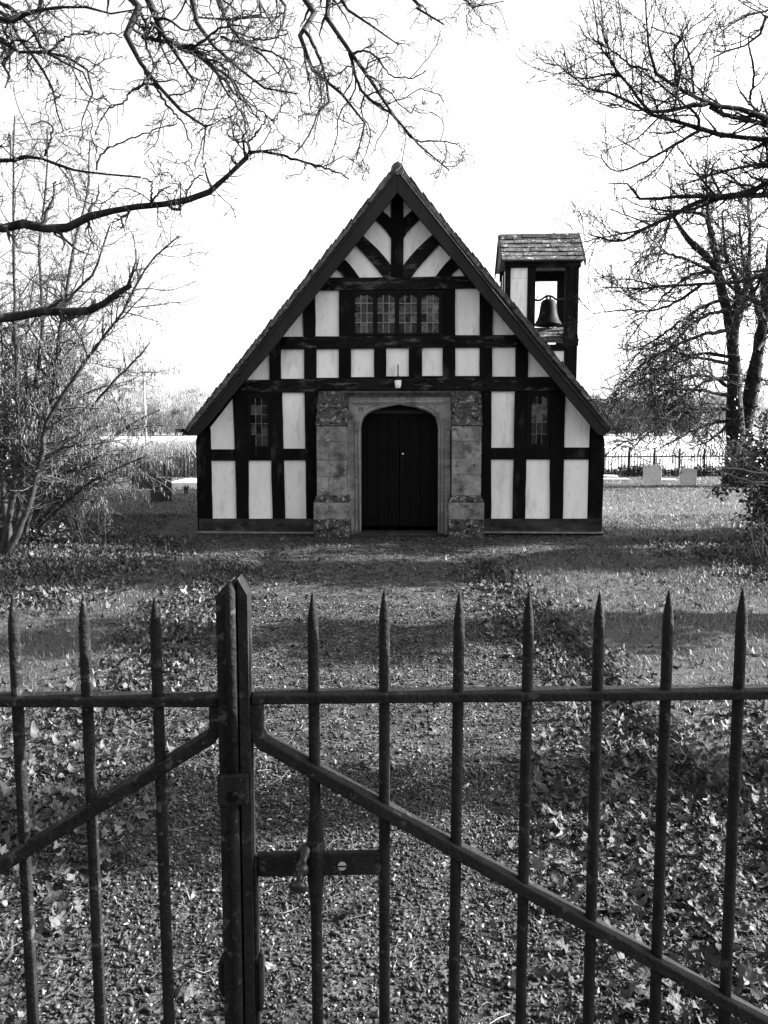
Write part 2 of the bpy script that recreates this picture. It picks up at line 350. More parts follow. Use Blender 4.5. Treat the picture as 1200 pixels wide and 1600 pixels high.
tag(link('field', grid_mesh('field', fx, fy, np.where(fy > 35, (fy - 35) * 0.0065, 0) - 0.004), M['fieldm']), kind='structure')
hx, hy = np.meshgrid(np.linspace(-500, 500, 80), np.linspace(232, 900, 50))
def hill_z(x, y): return (y - 35).clip(0, 201) * 0.0065 + sstep(236, 520, y) * (13 + 14 * (fbm(x / 160 + 3, y / 400, 21) - 0.3))
tag(link('hills', grid_mesh('hills', hx, hy, hill_z(hx, hy) - 0.008), M['hillm']), kind='structure')

# ------------------------------------------------------------------ the chapel
CX, CY, CRZ = 0.2, 12.4, R(-2.4)
root = tag(empty('chapel', (CX, CY, 0), CRZ), 'black and white timber framed chapel with steep tiled gable and stone doorway', 'chapel')
_cr, _sr = math.cos(CRZ), math.sin(CRZ)
def F(px, py, yl=0.0):
    """pixel -> (x, z) on the plane local y = yl of the chapel"""
    d = ray(px, py); ex = np.array([_cr, _sr]); ey = np.array([-_sr, _cr]); o = CAM[:2] - np.array([CX, CY])
    t = (yl - o @ ey) / (d[:2] @ ey); p = o + d[:2] * t
    return (float(p @ ex), float(CAM[2] + d[2] * t))
def FP(pts, yl=0.0): return [F(x, y, yl) for x, y in pts]
def hew(poly, amt=0.004, step=0.22):
    out = []
    for i in range(len(poly)):
        a, b = np.array(poly[i]), np.array(poly[(i + 1) % len(poly)]); L = np.linalg.norm(b - a); k = max(1, int(L / step)); nn = np.array([-(b - a)[1], (b - a)[0]]) / max(L, 1e-6)
        for j in range(k):
            out.append(tuple(a + (b - a) * j / k + (nn * random.uniform(-amt, amt) if j else 0)))
    return out
def shift_poly(poly, d):
    c = np.mean(poly, axis=0); return [tuple(np.array(p) + (np.array(p) - c) / max(np.linalg.norm(np.array(p) - c), 1e-6) * d) for p in poly]
def timber(name, px, mat='timber', y0=-0.02, y1=0.012, amt=0.004):
    return MB().prism(hew(FP(px, y0), amt), y0, y1).build(name, M[mat], root)
def rect(x0, x1, y0, y1): return [(x0, y1), (x1, y1), (x1, y0), (x0, y0)]

# dark wall behind the panels, in three pieces round the door, and the side and rear walls
WH = FP([(309, 836), (306, 690), (621, 285), (945, 690), (940, 836)], 0.05)
zl = F(560, 640, 0.05)[1]; xl_, xr_ = F(556, 700, 0.05)[0], F(691, 700, 0.05)[0]
wall = MB()
wall.prism([(WH[0][0], -0.1), (xl_, -0.1), (xl_, zl), (WH[1][0] + 0.12, zl), (WH[1][0], WH[1][1])], 0.05, 0.30)
wall.prism([(xr_, -0.1), (WH[4][0], -0.1), (WH[3][0], WH[3][1]), (WH[3][0] - 0.12, zl), (xr_, zl)], 0.05, 0.30)
wall.prism([(WH[1][0] + 0.12, zl + 0.001), (WH[3][0] - 0.12, zl + 0.001), WH[2]], 0.05, 0.30)
wall.build('wall', M['timber'], root)
LEN = 9.0
for xw, s_ in ((WH[0][0] + 0.02, 1), (WH[4][0] - 0.02, -1)):
    MB().box(min(xw, xw + 0.2 * s_), max(xw, xw + 0.2 * s_), 0.302, LEN, -0.1, F(306, 690)[1] + 0.05).build('side_wall', M['plaster'], root)
MB().prism([(WH[0][0] + 0.03, -0.1), (WH[4][0] - 0.03, -0.1), (WH[3][0] - 0.03, WH[3][1]), WH[2], (WH[1][0] + 0.03, WH[1][1])], LEN + 0.002, LEN + 0.2).build('rear_wall', M['plaster'], root)

# plaster panels
PANELS = [
 [(330, 811), (370.5, 811), (367.2, 719.5), (330.5, 719.5)], [(387.5, 811), (427, 811), (424.8, 719.5), (385.3, 719.5)], [(444.6, 811), (479.3, 811), (478.2, 718.8), (442.6, 718.8)],
 [(766.8, 811), (801.6, 811), (803, 717.8), (767, 717.8)], [(819.8, 811), (860, 811), (862.2, 717.8), (821.6, 717.8)], [(878.8, 811), (917.4, 811), (919.3, 717.8), (880.3, 717.8)],
 [(330.2, 702.5), (366.6, 702.5), (363, 624), (329, 668)], [(442, 701.4), (477.8, 701.4), (476.3, 613.6), (439.8, 613.6)],
 [(767.4, 699.8), (804, 699.8), (805.2, 610.8), (767.8, 610.8)], [(881.6, 699.5), (920.2, 699.5), (921, 662), (883.8, 619)],
 [(386, 593.6), (421.8, 593.6), (420.6, 551)], [(438.4, 591.5), (475.8, 591.5), (475.4, 545.8), (438.2, 545.8)], [(494, 589.8), (529.8, 589.8), (529.4, 545.8), (493.6, 545.8)],
 [(547.6, 588.8), (585.2, 588.8), (584.8, 545), (548, 545)], [(602.8, 587.6), (639, 587.6), (639.4, 544.6), (602.8, 544.6)], [(659, 587), (692.2, 587), (692.2, 543.6), (659, 543.6)],
 [(711, 587), (750, 587), (749.6, 542.8), (711.4, 542.8)], [(768.6, 588), (806, 588), (806, 542), (768.4, 542)], [(824.4, 588.8), (860.5, 588.8), (824.8, 547)],
 [(440.5, 525.8), (475.2, 525.8), (472.8, 485)], [(492.2, 525.4), (530.4, 525.4), (529.8, 453.4), (499, 453.4), (491.8, 462)],
 [(711, 523.2), (750, 523.2), (750, 456), (744.5, 450.2), (711.6, 450.2)], [(769, 523), (806, 523), (770, 481)],
]
def mirror(ps, c=620.6): return [(2 * c - x, y) for x, y in ps]
GT = [[(514, 433.4), (538, 433.4), (532, 425), (524.6, 419)],
      [(537, 403.5), (555.6, 382.5), (568.5, 396.5), (580, 409.5), (590, 421.5), (599, 433.4), (561.5, 433.4), (554, 422.5), (546, 412.5)],
      [(566, 366.8), (586.4, 343), (597, 353.5), (604.5, 362), (611.5, 372.5), (611.5, 415), (602, 402.5), (590, 389), (578, 377.5)],
      [(596.6, 328.6), (611.5, 312), (611.5, 341.5), (604.5, 334.5)]]
for p in GT: PANELS += [p, mirror(p)]
for i, p in enumerate(PANELS):
    # the panel stands 35 mm behind the face of the timber; edges run 6 mm under it
    MB().prism(shift_poly(FP(p, 0.014), 0.004), 0.0135 + 0.0003 * (i % 3), 0.049).build('plaster_panel', M['plaster'], root)
    # the raised lip of plaster along the timber
# posts
for a in ([(311.5, 829), (332, 829), (328.5, 672), (306.5, 690)],):
    timber('timber_post', a)
timber('timber_post', [(920.5, 829), (939.8, 829), (944, 690), (923, 668)])
for bx, tx in (((369.5, 388.5), (366, 387)), ((426, 445.5), (420.5, 440.5)), ((478.5, 494), (475.5, 496)), ((750, 767.6), (750, 768)), ((801, 820.6), (804.6, 824.6)), ((859.2, 879.6), (859.5, 883))):
    yt = 613
    timber('timber_post', [(bx[0], 811), (bx[1], 811), (tx[1], yt), (tx[0], yt)])
for x0, x1 in ((421, 438.8), (475.2, 494.2), (529.2, 548.2), (584.6, 603.2), (638.8, 659.4), (691.8, 711.4), (749.6, 769), (805.6, 825)):
    timber('timber_post', rect(x0, x1, 543, 592))
for x0, x1 in ((474, 492.6), (529.8, 552), (690.5, 711.4), (749.6, 769.6)):
    timber('timber_post', rect(x0, x1, 452, 525))
timber('king_post', rect(611, 630.3, 297, 432.5))
# beams (4 mm proud of the posts)
BE = dict(y0=-0.025, y1=0.012)
timber('collar_beam', [(497, 453.6), (747, 450.4), (731, 431.5), (512, 434)], 'beam', **BE)
timber('window_beam', [(437, 545.6), (808, 542.2), (806, 523.4), (452, 526)], 'beam', **BE)
timber('tie_beam', [(372, 613.6), (872, 610.6), (859, 588.6), (387, 593.4)], 'beam', **BE)
for seg in ([(330.4, 719.8), (367.2, 719.8), (366.8, 702), (330, 702)], [(386.6, 719.6), (424.8, 719.6), (421.4, 702), (386, 702)], [(441.8, 719.2), (478.4, 719.2), (477.6, 701), (441.2, 701)],
            [(767.6, 718), (803.2, 718), (804, 699.6), (768, 699.6)], [(821.6, 718), (861.8, 718), (860.2, 699.4), (823, 699.4)], [(880.4, 718), (920, 718), (920.8, 699.2), (881.8, 699.2)]):
    timber('mid_rail', seg, 'timber', y0=-0.017, y1=0.010)
timber('sole_plate', [(311, 829.6), (491, 829.6), (491, 810.8), (311, 810.8)], 'sole', y0=-0.045, y1=0.012)
timber('sole_plate', [(754, 829.6), (940, 830.4), (940, 810.8), (754, 810.8)], 'sole', y0=-0.045, y1=0.012)
for x0, x1 in ((309, 491), (754, 942)):
    a, b = F(x0, 833, -0.03), F(x1, 833, -0.03); zt = F(x0, 829.9, -0.06)[1]
    MB().box(a[0], b[0], -0.075, 0.049, zt - 0.0305, zt - 0.003).build('plinth_ledge', M['mortar'], root)
    MB().box(a[0], b[0], -0.035, 0.048, -0.15, zt - 0.031).build('plinth', M['timber'], root)
# curved gable braces
BR = [[(538, 433.4), (532, 425), (524.6, 419), (537, 403.5), (546, 412.5), (554, 422.5), (561.5, 433.4)],
      [(599, 433.4), (590, 421.5), (580, 409.5), (568.5, 396.5), (555.6, 382.5), (566, 366.8), (578, 377.5), (590, 389), (602, 402.5), (611.2, 415), (611.2, 433.4)],
      [(611.2, 372.5), (604.5, 362), (597, 353.5), (586.4, 343), (596.6, 328.6), (604.5, 334.5), (611.2, 341.5)]]
for i, p in enumerate(BR):
    for q in (p, mirror(p)):
        timber('gable_brace', q, 'beam' if i == 1 else 'timber', y0=-0.014, y1=0.011, amt=0.001)

# ---- windows
def light_frame(x0, x1, y0, y1, nx, rows, mat_pick, fr, seed):
    """one leaded light: panes under parent frame; rows are pixel heights of the lead lines from the top"""
    rs = random.Random(seed)
    (ax, az), (bx, bz) = F(x0, y1, 0.0), F(x1, y0, 0.0)
    zs = [F(x0, y, 0.0)[1] for y in rows]
    for r in range(len(zs) - 1):
        for c in range(nx):
            u0, u1 = ax + (bx - ax) * c / nx, ax + (bx - ax) * (c + 1) / nx; z1, z0 = zs[r], zs[r + 1]; g = 0.0035
            mb = MB(); t = [rs.uniform(-0.0035, 0.009) for _ in range(3)]
            lo = [(u0 + g, 0.004 + t[0], z0 + g), (u1 - g, 0.004 + t[1], z0 + g), (u1 - g, 0.012 + t[1], z0 + g), (u0 + g, 0.012 + t[0], z0 + g)]
            hi = [(u0 + g, 0.004 + t[2], z1 - g), (u1 - g, 0.004 + t[2] + t[1] - t[0], z1 - g), (u1 - g, 0.012 + t[2] + t[1] - t[0], z1 - g), (u0 + g, 0.012 + t[2], z1 - g)]
            mb.hexa(lo, hi).build('pane', M[mat_pick(r, c, rs)], fr)
    lead = MB()
    for c in range(1, nx): x = ax + (bx - ax) * c / nx; lead.box(x - 0.0045, x + 0.0045, -0.006, 0.016, az, bz)
    for z in zs[1:-1]: lead.box(ax, bx, -0.0075, 0.0165, z - 0.0045, z + 0.0045)
    lead.build('lead_came', M['lead'] if len(rows) == 5 else M['lead_dark'], fr)
    # cusped head
    w = bx - ax; h = w * 0.22; pts = [(ax, bz), (bx, bz), (bx, bz - h)]
    for k in range(0, 13):
        s_ = k / 12; x = bx - w * s_; arch = bz - h + h * 0.8 * math.sin(math.pi * s_) ** 0.55 - 0.012 * abs(math.sin(3 * math.pi * s_)); pts.append((x, arch))
    MB().prism(pts[:2] + pts[2:], -0.012, 0.02).build('cusped_head', M['frame'], fr)
def window(fx0, fx1, fy0, fy1, lights, label, pick, rows, nx=3, seed=1):
    fr = MB(); y0, y1 = -0.016, 0.03
    zb, zt = F(fx0, fy1, y0)[1], F(fx0, fy0, y0)[1]; L = [F(fx0, fy0, y0)[0]] + sum([[F(a, fy0, y0)[0], F(b, fy0, y0)[0]] for a, b in lights], []) + [F(fx1, fy0, y0)[0]]
    gt, gb = F(fx0, rows[0], y0)[1], F(fx0, rows[-1], y0)[1]
    for i in range(0, len(L), 2): fr.box(L[i], L[i + 1], y0, y1, zb, zt)
    for i in range(1, len(L) - 1, 2): fr.box(L[i], L[i + 1], y0 + 0.001, y1, zb, gb); fr.box(L[i], L[i + 1], y0 + 0.001, y1, gt, zt)
    fo = fr.build('window', M['frame'], root); fo['label'] = label
    MB().box(L[0] + 0.002, L[-1] - 0.002, 0.031, 0.048, zb, zt).build('backing', M['door'], fo)
    for k, (a, b) in enumerate(lights): light_frame(a, b, rows[0], rows[-1], nx, rows, pick(k), fo, seed * 10 + k)
    return fo
def pk_main(k): return lambda r, c, rs: 'glass_sky_tone' if rs.random() < (0.3, 0.35, 0.6, 0.9)[k] else 'glass'
window(549, 692.5, 454, 524.4, [(554.5, 583), (589.6, 617.2), (623.2, 651.8), (658, 686)], 'four-light leaded window under the collar beam', pk_main, [459, 474, 489.4, 504.4, 520.6], 3, 1)
window(386.8, 421, 614.4, 701.6, [(391, 417.4)], 'narrow leaded side window', lambda k: (lambda r, c, rs: 'glass'), [620, 634, 648, 662, 679, 697], 3, 2)
window(824.8, 859.6, 611.4, 699, [(829.4, 856)], 'narrow leaded side window', lambda k: (lambda r, c, rs: 'glass_sky_tone' if r in (1, 2) else 'glass'), [617, 632, 646, 660, 678, 693], 3, 3)

# ---- stone doorway
YS = -0.10                                         # face of the surround
DJ = dict(l=563.2, r=684.8)
def FX(px, y=720, yl=YS): return F(px, y, yl)[0]
def FZ(py, px=624, yl=YS): return F(px, py, yl)[1]
sur = MB()
arch_px = [(563, 672), (564.5, 661), (568, 652), (574.5, 645.5), (582, 641.8), (595, 637.6), (608, 634.8), (623.5, 632)]
arch = arch_px + [(2 * 624 - x, y) for x, y in arch_px[-2::-1]]
top_l, top_r = 541, 705.5
# spandrel slab: left and right halves meet on the crown, each half one carved stone
for half, name in ((arch[:8], 'spandrel_stone'), (arch[7:], 'spandrel_stone')):
    left = half[0][0] < 600
    poly = FP(half, YS) + ([F(623.8, 620, YS), F(top_l, 620, YS), F(top_l, 672, YS)] if left else [F(top_r, 672, YS), F(top_r, 620, YS), F(624.2, 620, YS)])
    MB().prism(poly, YS, 0.13).build(name, M['ashlar'], root)
# arch moulding: a thin roll round the arch and down the jambs
full = [(563.4, 829)] + arch + [(684.6, 829)]
for off, rr, yy in ((2.4, 0.014, YS - 0.004), (8.0, 0.011, YS - 0.004)):
    pts = []
    for i, (x, y) in enumerate(full):
        a, b = full[max(i - 1, 0)], full[min(i + 1, len(full) - 1)]; tx, ty = b[0] - a[0], b[1] - a[1]; Ln = math.hypot(tx, ty)
        xx, zz = F(x + ty / Ln * off, y - tx / Ln * off, yy); pts.append((xx, yy, zz))
    MB().tube(pts, rr, 6).build('arch_moulding', M['ashlar'], root, smooth=True)
# hood label over the arch
for y0, y1, d in ((626.6, 628.8, 0.045), (629.0, 631.4, 0.022)):
    MB().box(FX(553 + (y0 - 627)), FX(692 - (y0 - 627)), YS - d, YS + 0.002, FZ(y1), FZ(y0)).build('hood_label', M['ashlar'], root)
# jamb stones
def courses(x0, x1, ys_, y0, y1, parent, mat='ashlar', jit=0.004):
    for a, b in zip(ys_[:-1], ys_[1:]):
        j = random.uniform(-jit, jit)
        MB().box(FX(x0, (a + b) / 2), FX(x1, (a + b) / 2), y0 + j, y1, FZ(b) + 0.0025, FZ(a) - 0.0025).build('stone_block', M[mat], parent, bevel=0.006)
for x0, x1, ys_ in ((543.5, 563.2, [672.5, 691, 716, 741, 767, 783, 807, 829.5]), (684.8, 703.5, [672.5, 690, 716, 744, 768, 784, 809, 829.5])):
    jm = MB().box(FX(x0) + 0.006, FX(x1) - 0.006, YS + 0.012, 0.13, -0.06, FZ(672.3)).build('door_jamb', M['mortar'], root)
    courses(x0, x1, ys_, YS, 0.128, jm)
# cornice over the doorway
for y0, y1, d in ((611.2, 613.6, 0.09), (613.8, 616.6, 0.055), (616.8, 619.8, 0.028)):
    MB().box(FX(540), FX(705.5), YS - d, 0.0115, FZ(y1, yl=YS - d), FZ(y0, yl=YS - d)).build('cornice', M['cornice'], root)
# carved date, in low relief
def relief(txt, px, py, size):
    cu = bpy.data.curves.new('carved_numeral', 'FONT'); cu.body = txt; cu.size = size; cu.extrude = 0.004; cu.align_x = 'CENTER'
    o = bpy.data.objects.new('tmp', cu); COL.objects.link(o); bpy.context.view_layer.update()
    me = bpy.data.meshes.new_from_object(o.evaluated_get(bpy.context.evaluated_depsgraph_get())); bpy.data.objects.remove(o)
    x, z = F(px, py, YS); me.name = 'carved_numeral'
    link('carved_numeral', me, M['cornice'], root, (x, YS - 0.003, z), (R(90), 0, 0))
relief('1', 561.5, 643, 0.10); relief('9', 565.5, 643, 0.10); relief('1', 673, 640, 0.085); relief('4', 678.5, 642, 0.10)
# buttresses
YB = -0.42
for bx, lab in (((492, 541), 'l'), ((703.6, 752), 'r')):
    def bxz(px, py, yl): return F(px, py, yl)
    x0, x1 = F(bx[0] + 2.5, 720, YB)[0], F(bx[1] + 0.2, 720, YB)[0]
    zc, zs_, zp, zp2 = F(bx[0], 664.5, YB)[1], F(bx[0], 610.5, -0.06)[1], F(bx[0], 774, YB)[1], F(bx[0], 785, YB - 0.05)[1]
    core = MB()
    prof = [(YB + 0.012, -0.1), (YB + 0.012, zc - 0.01), (-0.05, zs_ - 0.02), (0.0115, zs_ - 0.02), (0.0115, -0.1)]
    core.add([(x0 + 0.008, y, z) for y, z in prof] + [(x1 - 0.008, y, z) for y, z in prof], [(4, 3, 2, 1, 0), (5, 6, 7, 8, 9)] + [(i, (i + 1) % 5, (i + 1) % 5 + 5, i + 5) for i in range(5)])
    bo = core.build('buttress', M['mortar'], root)
    # two sloping coping stones
    n = 2
    for k in range(n):
        t0, t1 = k / n, (k + 1) / n
        ya, za = YB - 0.03 + (-0.02 - YB) * t0, zc + (zs_ - zc) * t0; yb_, zb_ = YB - 0.03 + (-0.02 - YB) * t1, zc + (zs_ - zc) * t1 - 0.006
        e = 0.012 + 0.004 * k
        lo = [(x0 - e, ya, za), (x1 + e, ya, za), (x1 + e, ya + 0.16, za - 0.03), (x0 - e, ya + 0.16, za - 0.03)]
        hi = [(x0 - e * 0.4, yb_, zb_), (x1 + e * 0.4, yb_, zb_), (x1 + e * 0.4, yb_ + 0.10, zb_ - 0.06), (x0 - e * 0.4, yb_ + 0.10, zb_ - 0.06)]
        MB().hexa(lo, hi).build('coping_stone', M['lichen'], bo, bevel=0.008)
    ys_ = [665.5, 690, 719, 745, 774.5] if lab == 'l' else [665.5, 689.5, 716, 742, 774.5]
    for a, b in zip(ys_[:-1], ys_[1:]):
        cuts = [x0, x1] if (random.random() < 0.5 or a == 665.5) else [x0, x0 + (x1 - x0) * random.uniform(0.3, 0.4), x1]
        for c0, c1 in zip(cuts[:-1], cuts[1:]):
            MB().box(c0 + 0.002, c1 - 0.002, YB + random.uniform(-0.003, 0.003), -0.03, F(bx[0], b, YB)[1] + 0.0025, F(bx[0], a, YB)[1] - 0.0025).build('stone_block', M['stone'], bo, bevel=0.007)
    # splayed plinth course
    e = 0.045
    MB().hexa([(x0 - e, YB - e, zp2), (x1 + e, YB - e, zp2), (x1 + e, -0.03, zp2), (x0 - e, -0.03, zp2)], [(x0 - 0.002, YB - 0.004, zp - 0.003), (x1 + 0.002, YB - 0.004, zp - 0.003), (x1 + 0.002, -0.031, zp - 0.003), (x0 - 0.002, -0.031, zp - 0.003)]).build('splay_stone', M['lichen'], bo, bevel=0.008)
    for a, b, mt in ((785.3, 812, 'stone'), (812, 842, 'lichen')):
        MB().box(x0 - e - 0.002, x1 + e + 0.002, YB - e - 0.002, -0.03, F(bx[0], b, YB - e)[1] + 0.0015, F(bx[0], a, YB - e)[1] - 0.0015).build('stone_block', M[mt], bo, bevel=0.009)
# doors, recessed
YD = 0.16
for x0, x1, hs in ((558, 623.6, 1), (624.4, 690, -1)):
    a, b = F(x0, 740, YD)[0], F(x1, 740, YD)[0]; z0, z1 = F(624, 822, YD)[1], F(624, 646.5, YD)[1]
    dl = MB().box(a, b, YD + 0.022, YD + 0.05, z0, z1).build('door', M['door'], root)
    k = 4
    for i in range(k):
        u0, u1 = a + (b - a) * i / k, a + (b - a) * (i + 1) / k
        MB().box(u0 + 0.003, u1 - 0.003, YD, YD + 0.021, z0 + 0.004, z1 - 0.002).build('plank', M['door'], dl, bevel=0.0015)
    if hs == -1:
        hx_, hz = F(628.5, 725, YD)
        MB().box(hx_ - 0.014, hx_ + 0.014, YD - 0.007, YD - 0.0005, hz - 0.13, hz + 0.12).build('handle_plate', M['iron_dark'], dl, bevel=0.003)
        ring = [(hx_ + 0.028 * math.sin(t), YD - 0.022, hz - 0.02 + 0.04 * math.cos(t)) for t in np.linspace(0, 2 * math.pi, 17)]
        MB().tube(ring, 0.006, 6).build('handle', M['iron_dark'], dl, smooth=True)
        kx, kz = F(629.4, 709, YD)
        MB().tube([(kx, YD - 0.012, kz), (kx, YD - 0.001, kz)], 0.017, 12).build('keyhole_plate', M['brass'], dl, smooth=False)
MB().box(F(556, 640, YD)[0], F(692, 640, YD)[0], YD - 0.03, YD + 0.05, F(624, 646.2, YD - 0.03)[1], F(624, 622, YD)[1]).build('door_head', M['tymp'], root)
MB().box(F(556, 830, -0.05)[0], F(692, 830, -0.05)[0], -0.2, YD + 0.06, -0.06, 0.035).build('doorstep', M['sole'], root, bevel=0.01)

# ---- roof
YV = -0.30                                         # plane of the verge
A = np.array(F(621, 250, YV)); EL = np.array(F(287, 669.5, YV)); ER = np.array(F(962.5, 665.5, YV))
roof = MB()
ridge_n = 20
for E in (EL, ER):
    d = (E - A); L = np.linalg.norm(d); d = d / L; nn = np.array([-d[1], d[0]]);  nn = nn if nn[1] > 0 else -nn
    a, e = A - nn * 0.085, E - nn * 0.085
    roof.prism([tuple(A - nn * 0.045), tuple(E - nn * 0.045), tuple(e), tuple(a)], YV + 0.012, LEN + 0.3)
ro = roof.build('roof', M['verge'], root)
tp = MB().box(-0.082, 0.082, -0.006, 0.006, -0.13, 0.13)      # one clay tile, length along z
tile_me = bpy.data.meshes.new('roof_tile'); tile_me.from_pydata(tp.v, [], tp.f); tile_me.materials.append(M['tile'])
pv = np.array(tp.v); pf = np.array(tp.f)
items = []
for E, sgn in ((EL, -1), (ER, 1)):
    d = (E - A); L = np.linalg.norm(d); d = d / L; nn = np.array([-d[1], d[0]]); nn = nn if nn[1] > 0 else -nn
    gauge = 0.098; nC = int((L - 0.05) / gauge)
    ang = math.atan2(-d[1], d[0] * 1.0)
    # local tile frame: width -> y, thickness -> n, length -> along slope
    Mr = np.array([[0, nn[0], -d[0]], [1, 0, 0], [0, nn[1], -d[1]]])
    pos, rm, tn = [], [], []
    for c in range(nC):
        s_ = 0.145 + c * gauge
        off = 0.082 if c % 2 else 0.0
        for k in range(0, 55):
            y = YV + 0.08 + k * 0.168 + off * (1 if k else 0)
            lift = -0.026 + RNG.normal() * 0.004
            tiltm = rot_x(np.array([R(5.5) + RNG.normal() * 0.015]))[0]
            p = A + d * s_ + nn * lift
            m3 = Mr @ rot_x(np.array([R(-6.0) + RNG.normal() * 0.02]))[0] @ rot_z(np.array([RNG.normal() * 0.02]))[0]
            if k == 0:
                o = bpy.data.objects.new('roof_tile', tile_me); COL.objects.link(o); o.parent = ro
                o.matrix_local = Matrix.Translation((p[0] + RNG.normal() * 0.004, y + RNG.normal() * 0.008, p[1])) @ Matrix(m3.tolist()).to_4x4()
            else:
                pos.append((p[0], y, p[1])); rm.append(m3); tn.append(RNG.uniform(0.6, 1.4))
    items.append(scatter(pv, pf, np.array(pos), np.array(rm), np.ones((len(pos), 1)), np.array(tn)))
    # bedding mortar and under-cloak along the verge
    A2 = A + d * 0.05
    q = [tuple(A2 - nn * 0.03), tuple(E - nn * 0.03), tuple(E - nn * 0.088), tuple(A2 - nn * 0.088)]
    MB().prism(hew(q, 0.008, 0.07), YV - 0.004, YV + 0.0115).build('verge_mortar', M['verge'], ro)
to = scat_join('roof_tiles', items, M['tile'], parent=ro)
for k in range(ridge_n):
    y0 = YV - 0.03 + k * 0.47; mb = MB(); th = np.linspace(R(-40), R(220), 15)
    o_ = [(0.098 * math.cos(t), 0.112 * math.sin(t) - 0.06) for t in th]; i_ = [(x * 0.86, (z + 0.05) * 0.86 - 0.05) for x, z in o_]
    mb.prism(o_, 0, 0.462); mb.build('ridge_tile', M['tile'], ro, loc=(A[0], y0, A[1] - 0.092 + random.uniform(-.004, .004)))
# bargeboards
YBB = YV - 0.018
for poly in ([(620.8, 265), (393, 556), (297, 671.5), (293, 680), (308.5, 680.5), (413.5, 560), (620.8, 300.5)],
             [(621.2, 265), (842.5, 540), (953.5, 673), (944, 680), (935.5, 679.5), (820, 540), (621.5, 300.5)]):
    MB().prism(FP(poly, YBB), YBB, YV + 0.04).build('bargeboard', M['board'], root, bevel=0.004)
    # raised fillet along the upper edge of the board
for pts in ([(620, 269.5), (393.5, 560), (301, 671)], [(622, 268.5), (841.5, 544), (951, 675)]):
    MB().tube([(*F(x, y, YBB)[:1], YBB - 0.006, F(x, y, YBB)[1]) for x, y in pts], 0.012, 6).build('verge_fillet', M['board'], root)
# soffit boards closing the overhang
# gutters
for px, py in ((279.5, 671.5), (964, 671)):
    x, z = F(px, py, YV); mb = MB(); th = np.linspace(R(180), R(360), 9)
    o_ = [(0.052 * math.cos(t), 0.052 * math.sin(t)) for t in th]; i_ = [(a * 0.85, b * 0.85) for a, b in o_]
    mb.prism(o_ + i_[::-1], YV - 0.02, LEN + 0.2); mb.build('gutter', M['iron_dark'], root, loc=(x, 0, z + 0.015))

# ---- bell turret at the eaves behind the gable
YT = 2.4; DT = 0.95
def T(px, py, yl=YT): return F(px, py, yl)
def tx(px, y=460, yl=YT): return F(px, y, yl)[0]
def tz(py, yl=YT): return F(845, py, yl)[1]
tur = MB().box(tx(788), tx(906.5), YT - 0.03, YT + 0.10, tz(417.5), tz(400)); tur.box(tx(788) + 0.003, tx(906.5) - 0.003, YT + DT - 0.1, YT + DT + 0.03, tz(424), tz(401))
tu = tur.build('bell_turret', M['timber'], root, bevel=0.004)
zb = tz(640)
for (a, b, y0, y1) in ((789.7, 797.6, YT, YT + 0.12), (824.2, 836.6, YT, YT + 0.12), (883.8, 904, YT - 0.01, YT + 0.14)):
    MB().box(tx(a), tx(b), y0, y1, zb, tz(417.8)).build('turret_post', M['timber'], tu, bevel=0.004)
    if a < 860 and a > 800: continue
    MB().box(tx(a), tx(b), YT + DT - 0.14, YT + DT, zb, tz(417.8)).build('turret_post', M['timber'], tu, bevel=0.004)
MB().box(tx(797.6) + .001, tx(824.2) - .001, YT + 0.03, YT + 0.06, zb, tz(434.4)).build('plaster_panel', M['plaster'], tu)
MB().box(tx(797.6) + .001, tx(824.2) - .001, YT + 0.031, YT + 0.06, tz(434), tz(417.8)).build('plaster_panel', M['plaster'], tu)
MB().box(tx(797.6) + .001, tx(836) - .001, YT + DT - 0.08, YT + DT - 0.04, zb, tz(417.8)).build('plaster_panel', M['plaster'], tu)
MB().box(tx(789.7) + 0.02, tx(789.7) + 0.05, YT + 0.121, YT + DT - 0.141, zb, tz(417.8)).build('plaster_panel', M['plaster'], tu)
MB().box(tx(789.7) + 0.005, tx(789.7) + 0.055, YT + 0.42, YT + 0.52, zb, tz(417.9)).build('turret_stud', M['timber'], tu)
MB().box(tx(836.6) + .001, tx(883.8) - .001, YT + 0.004, YT + 0.10, tz(548), tz(538)).build('turret_rail', M['timber'], tu)
MB().box(tx(836.6) + .001, tx(883.8) - .001, YT + 0.03, YT + 0.06, zb, tz(548.4)).build('plaster_panel', M['plaster'], tu)
MB().box(tx(883) - 0.02, tx(904.5) + 0.012, YT - 0.018, YT + 0.02, tz(540.5), tz(529.5)).build('metal_collar', M['gate'], tu)
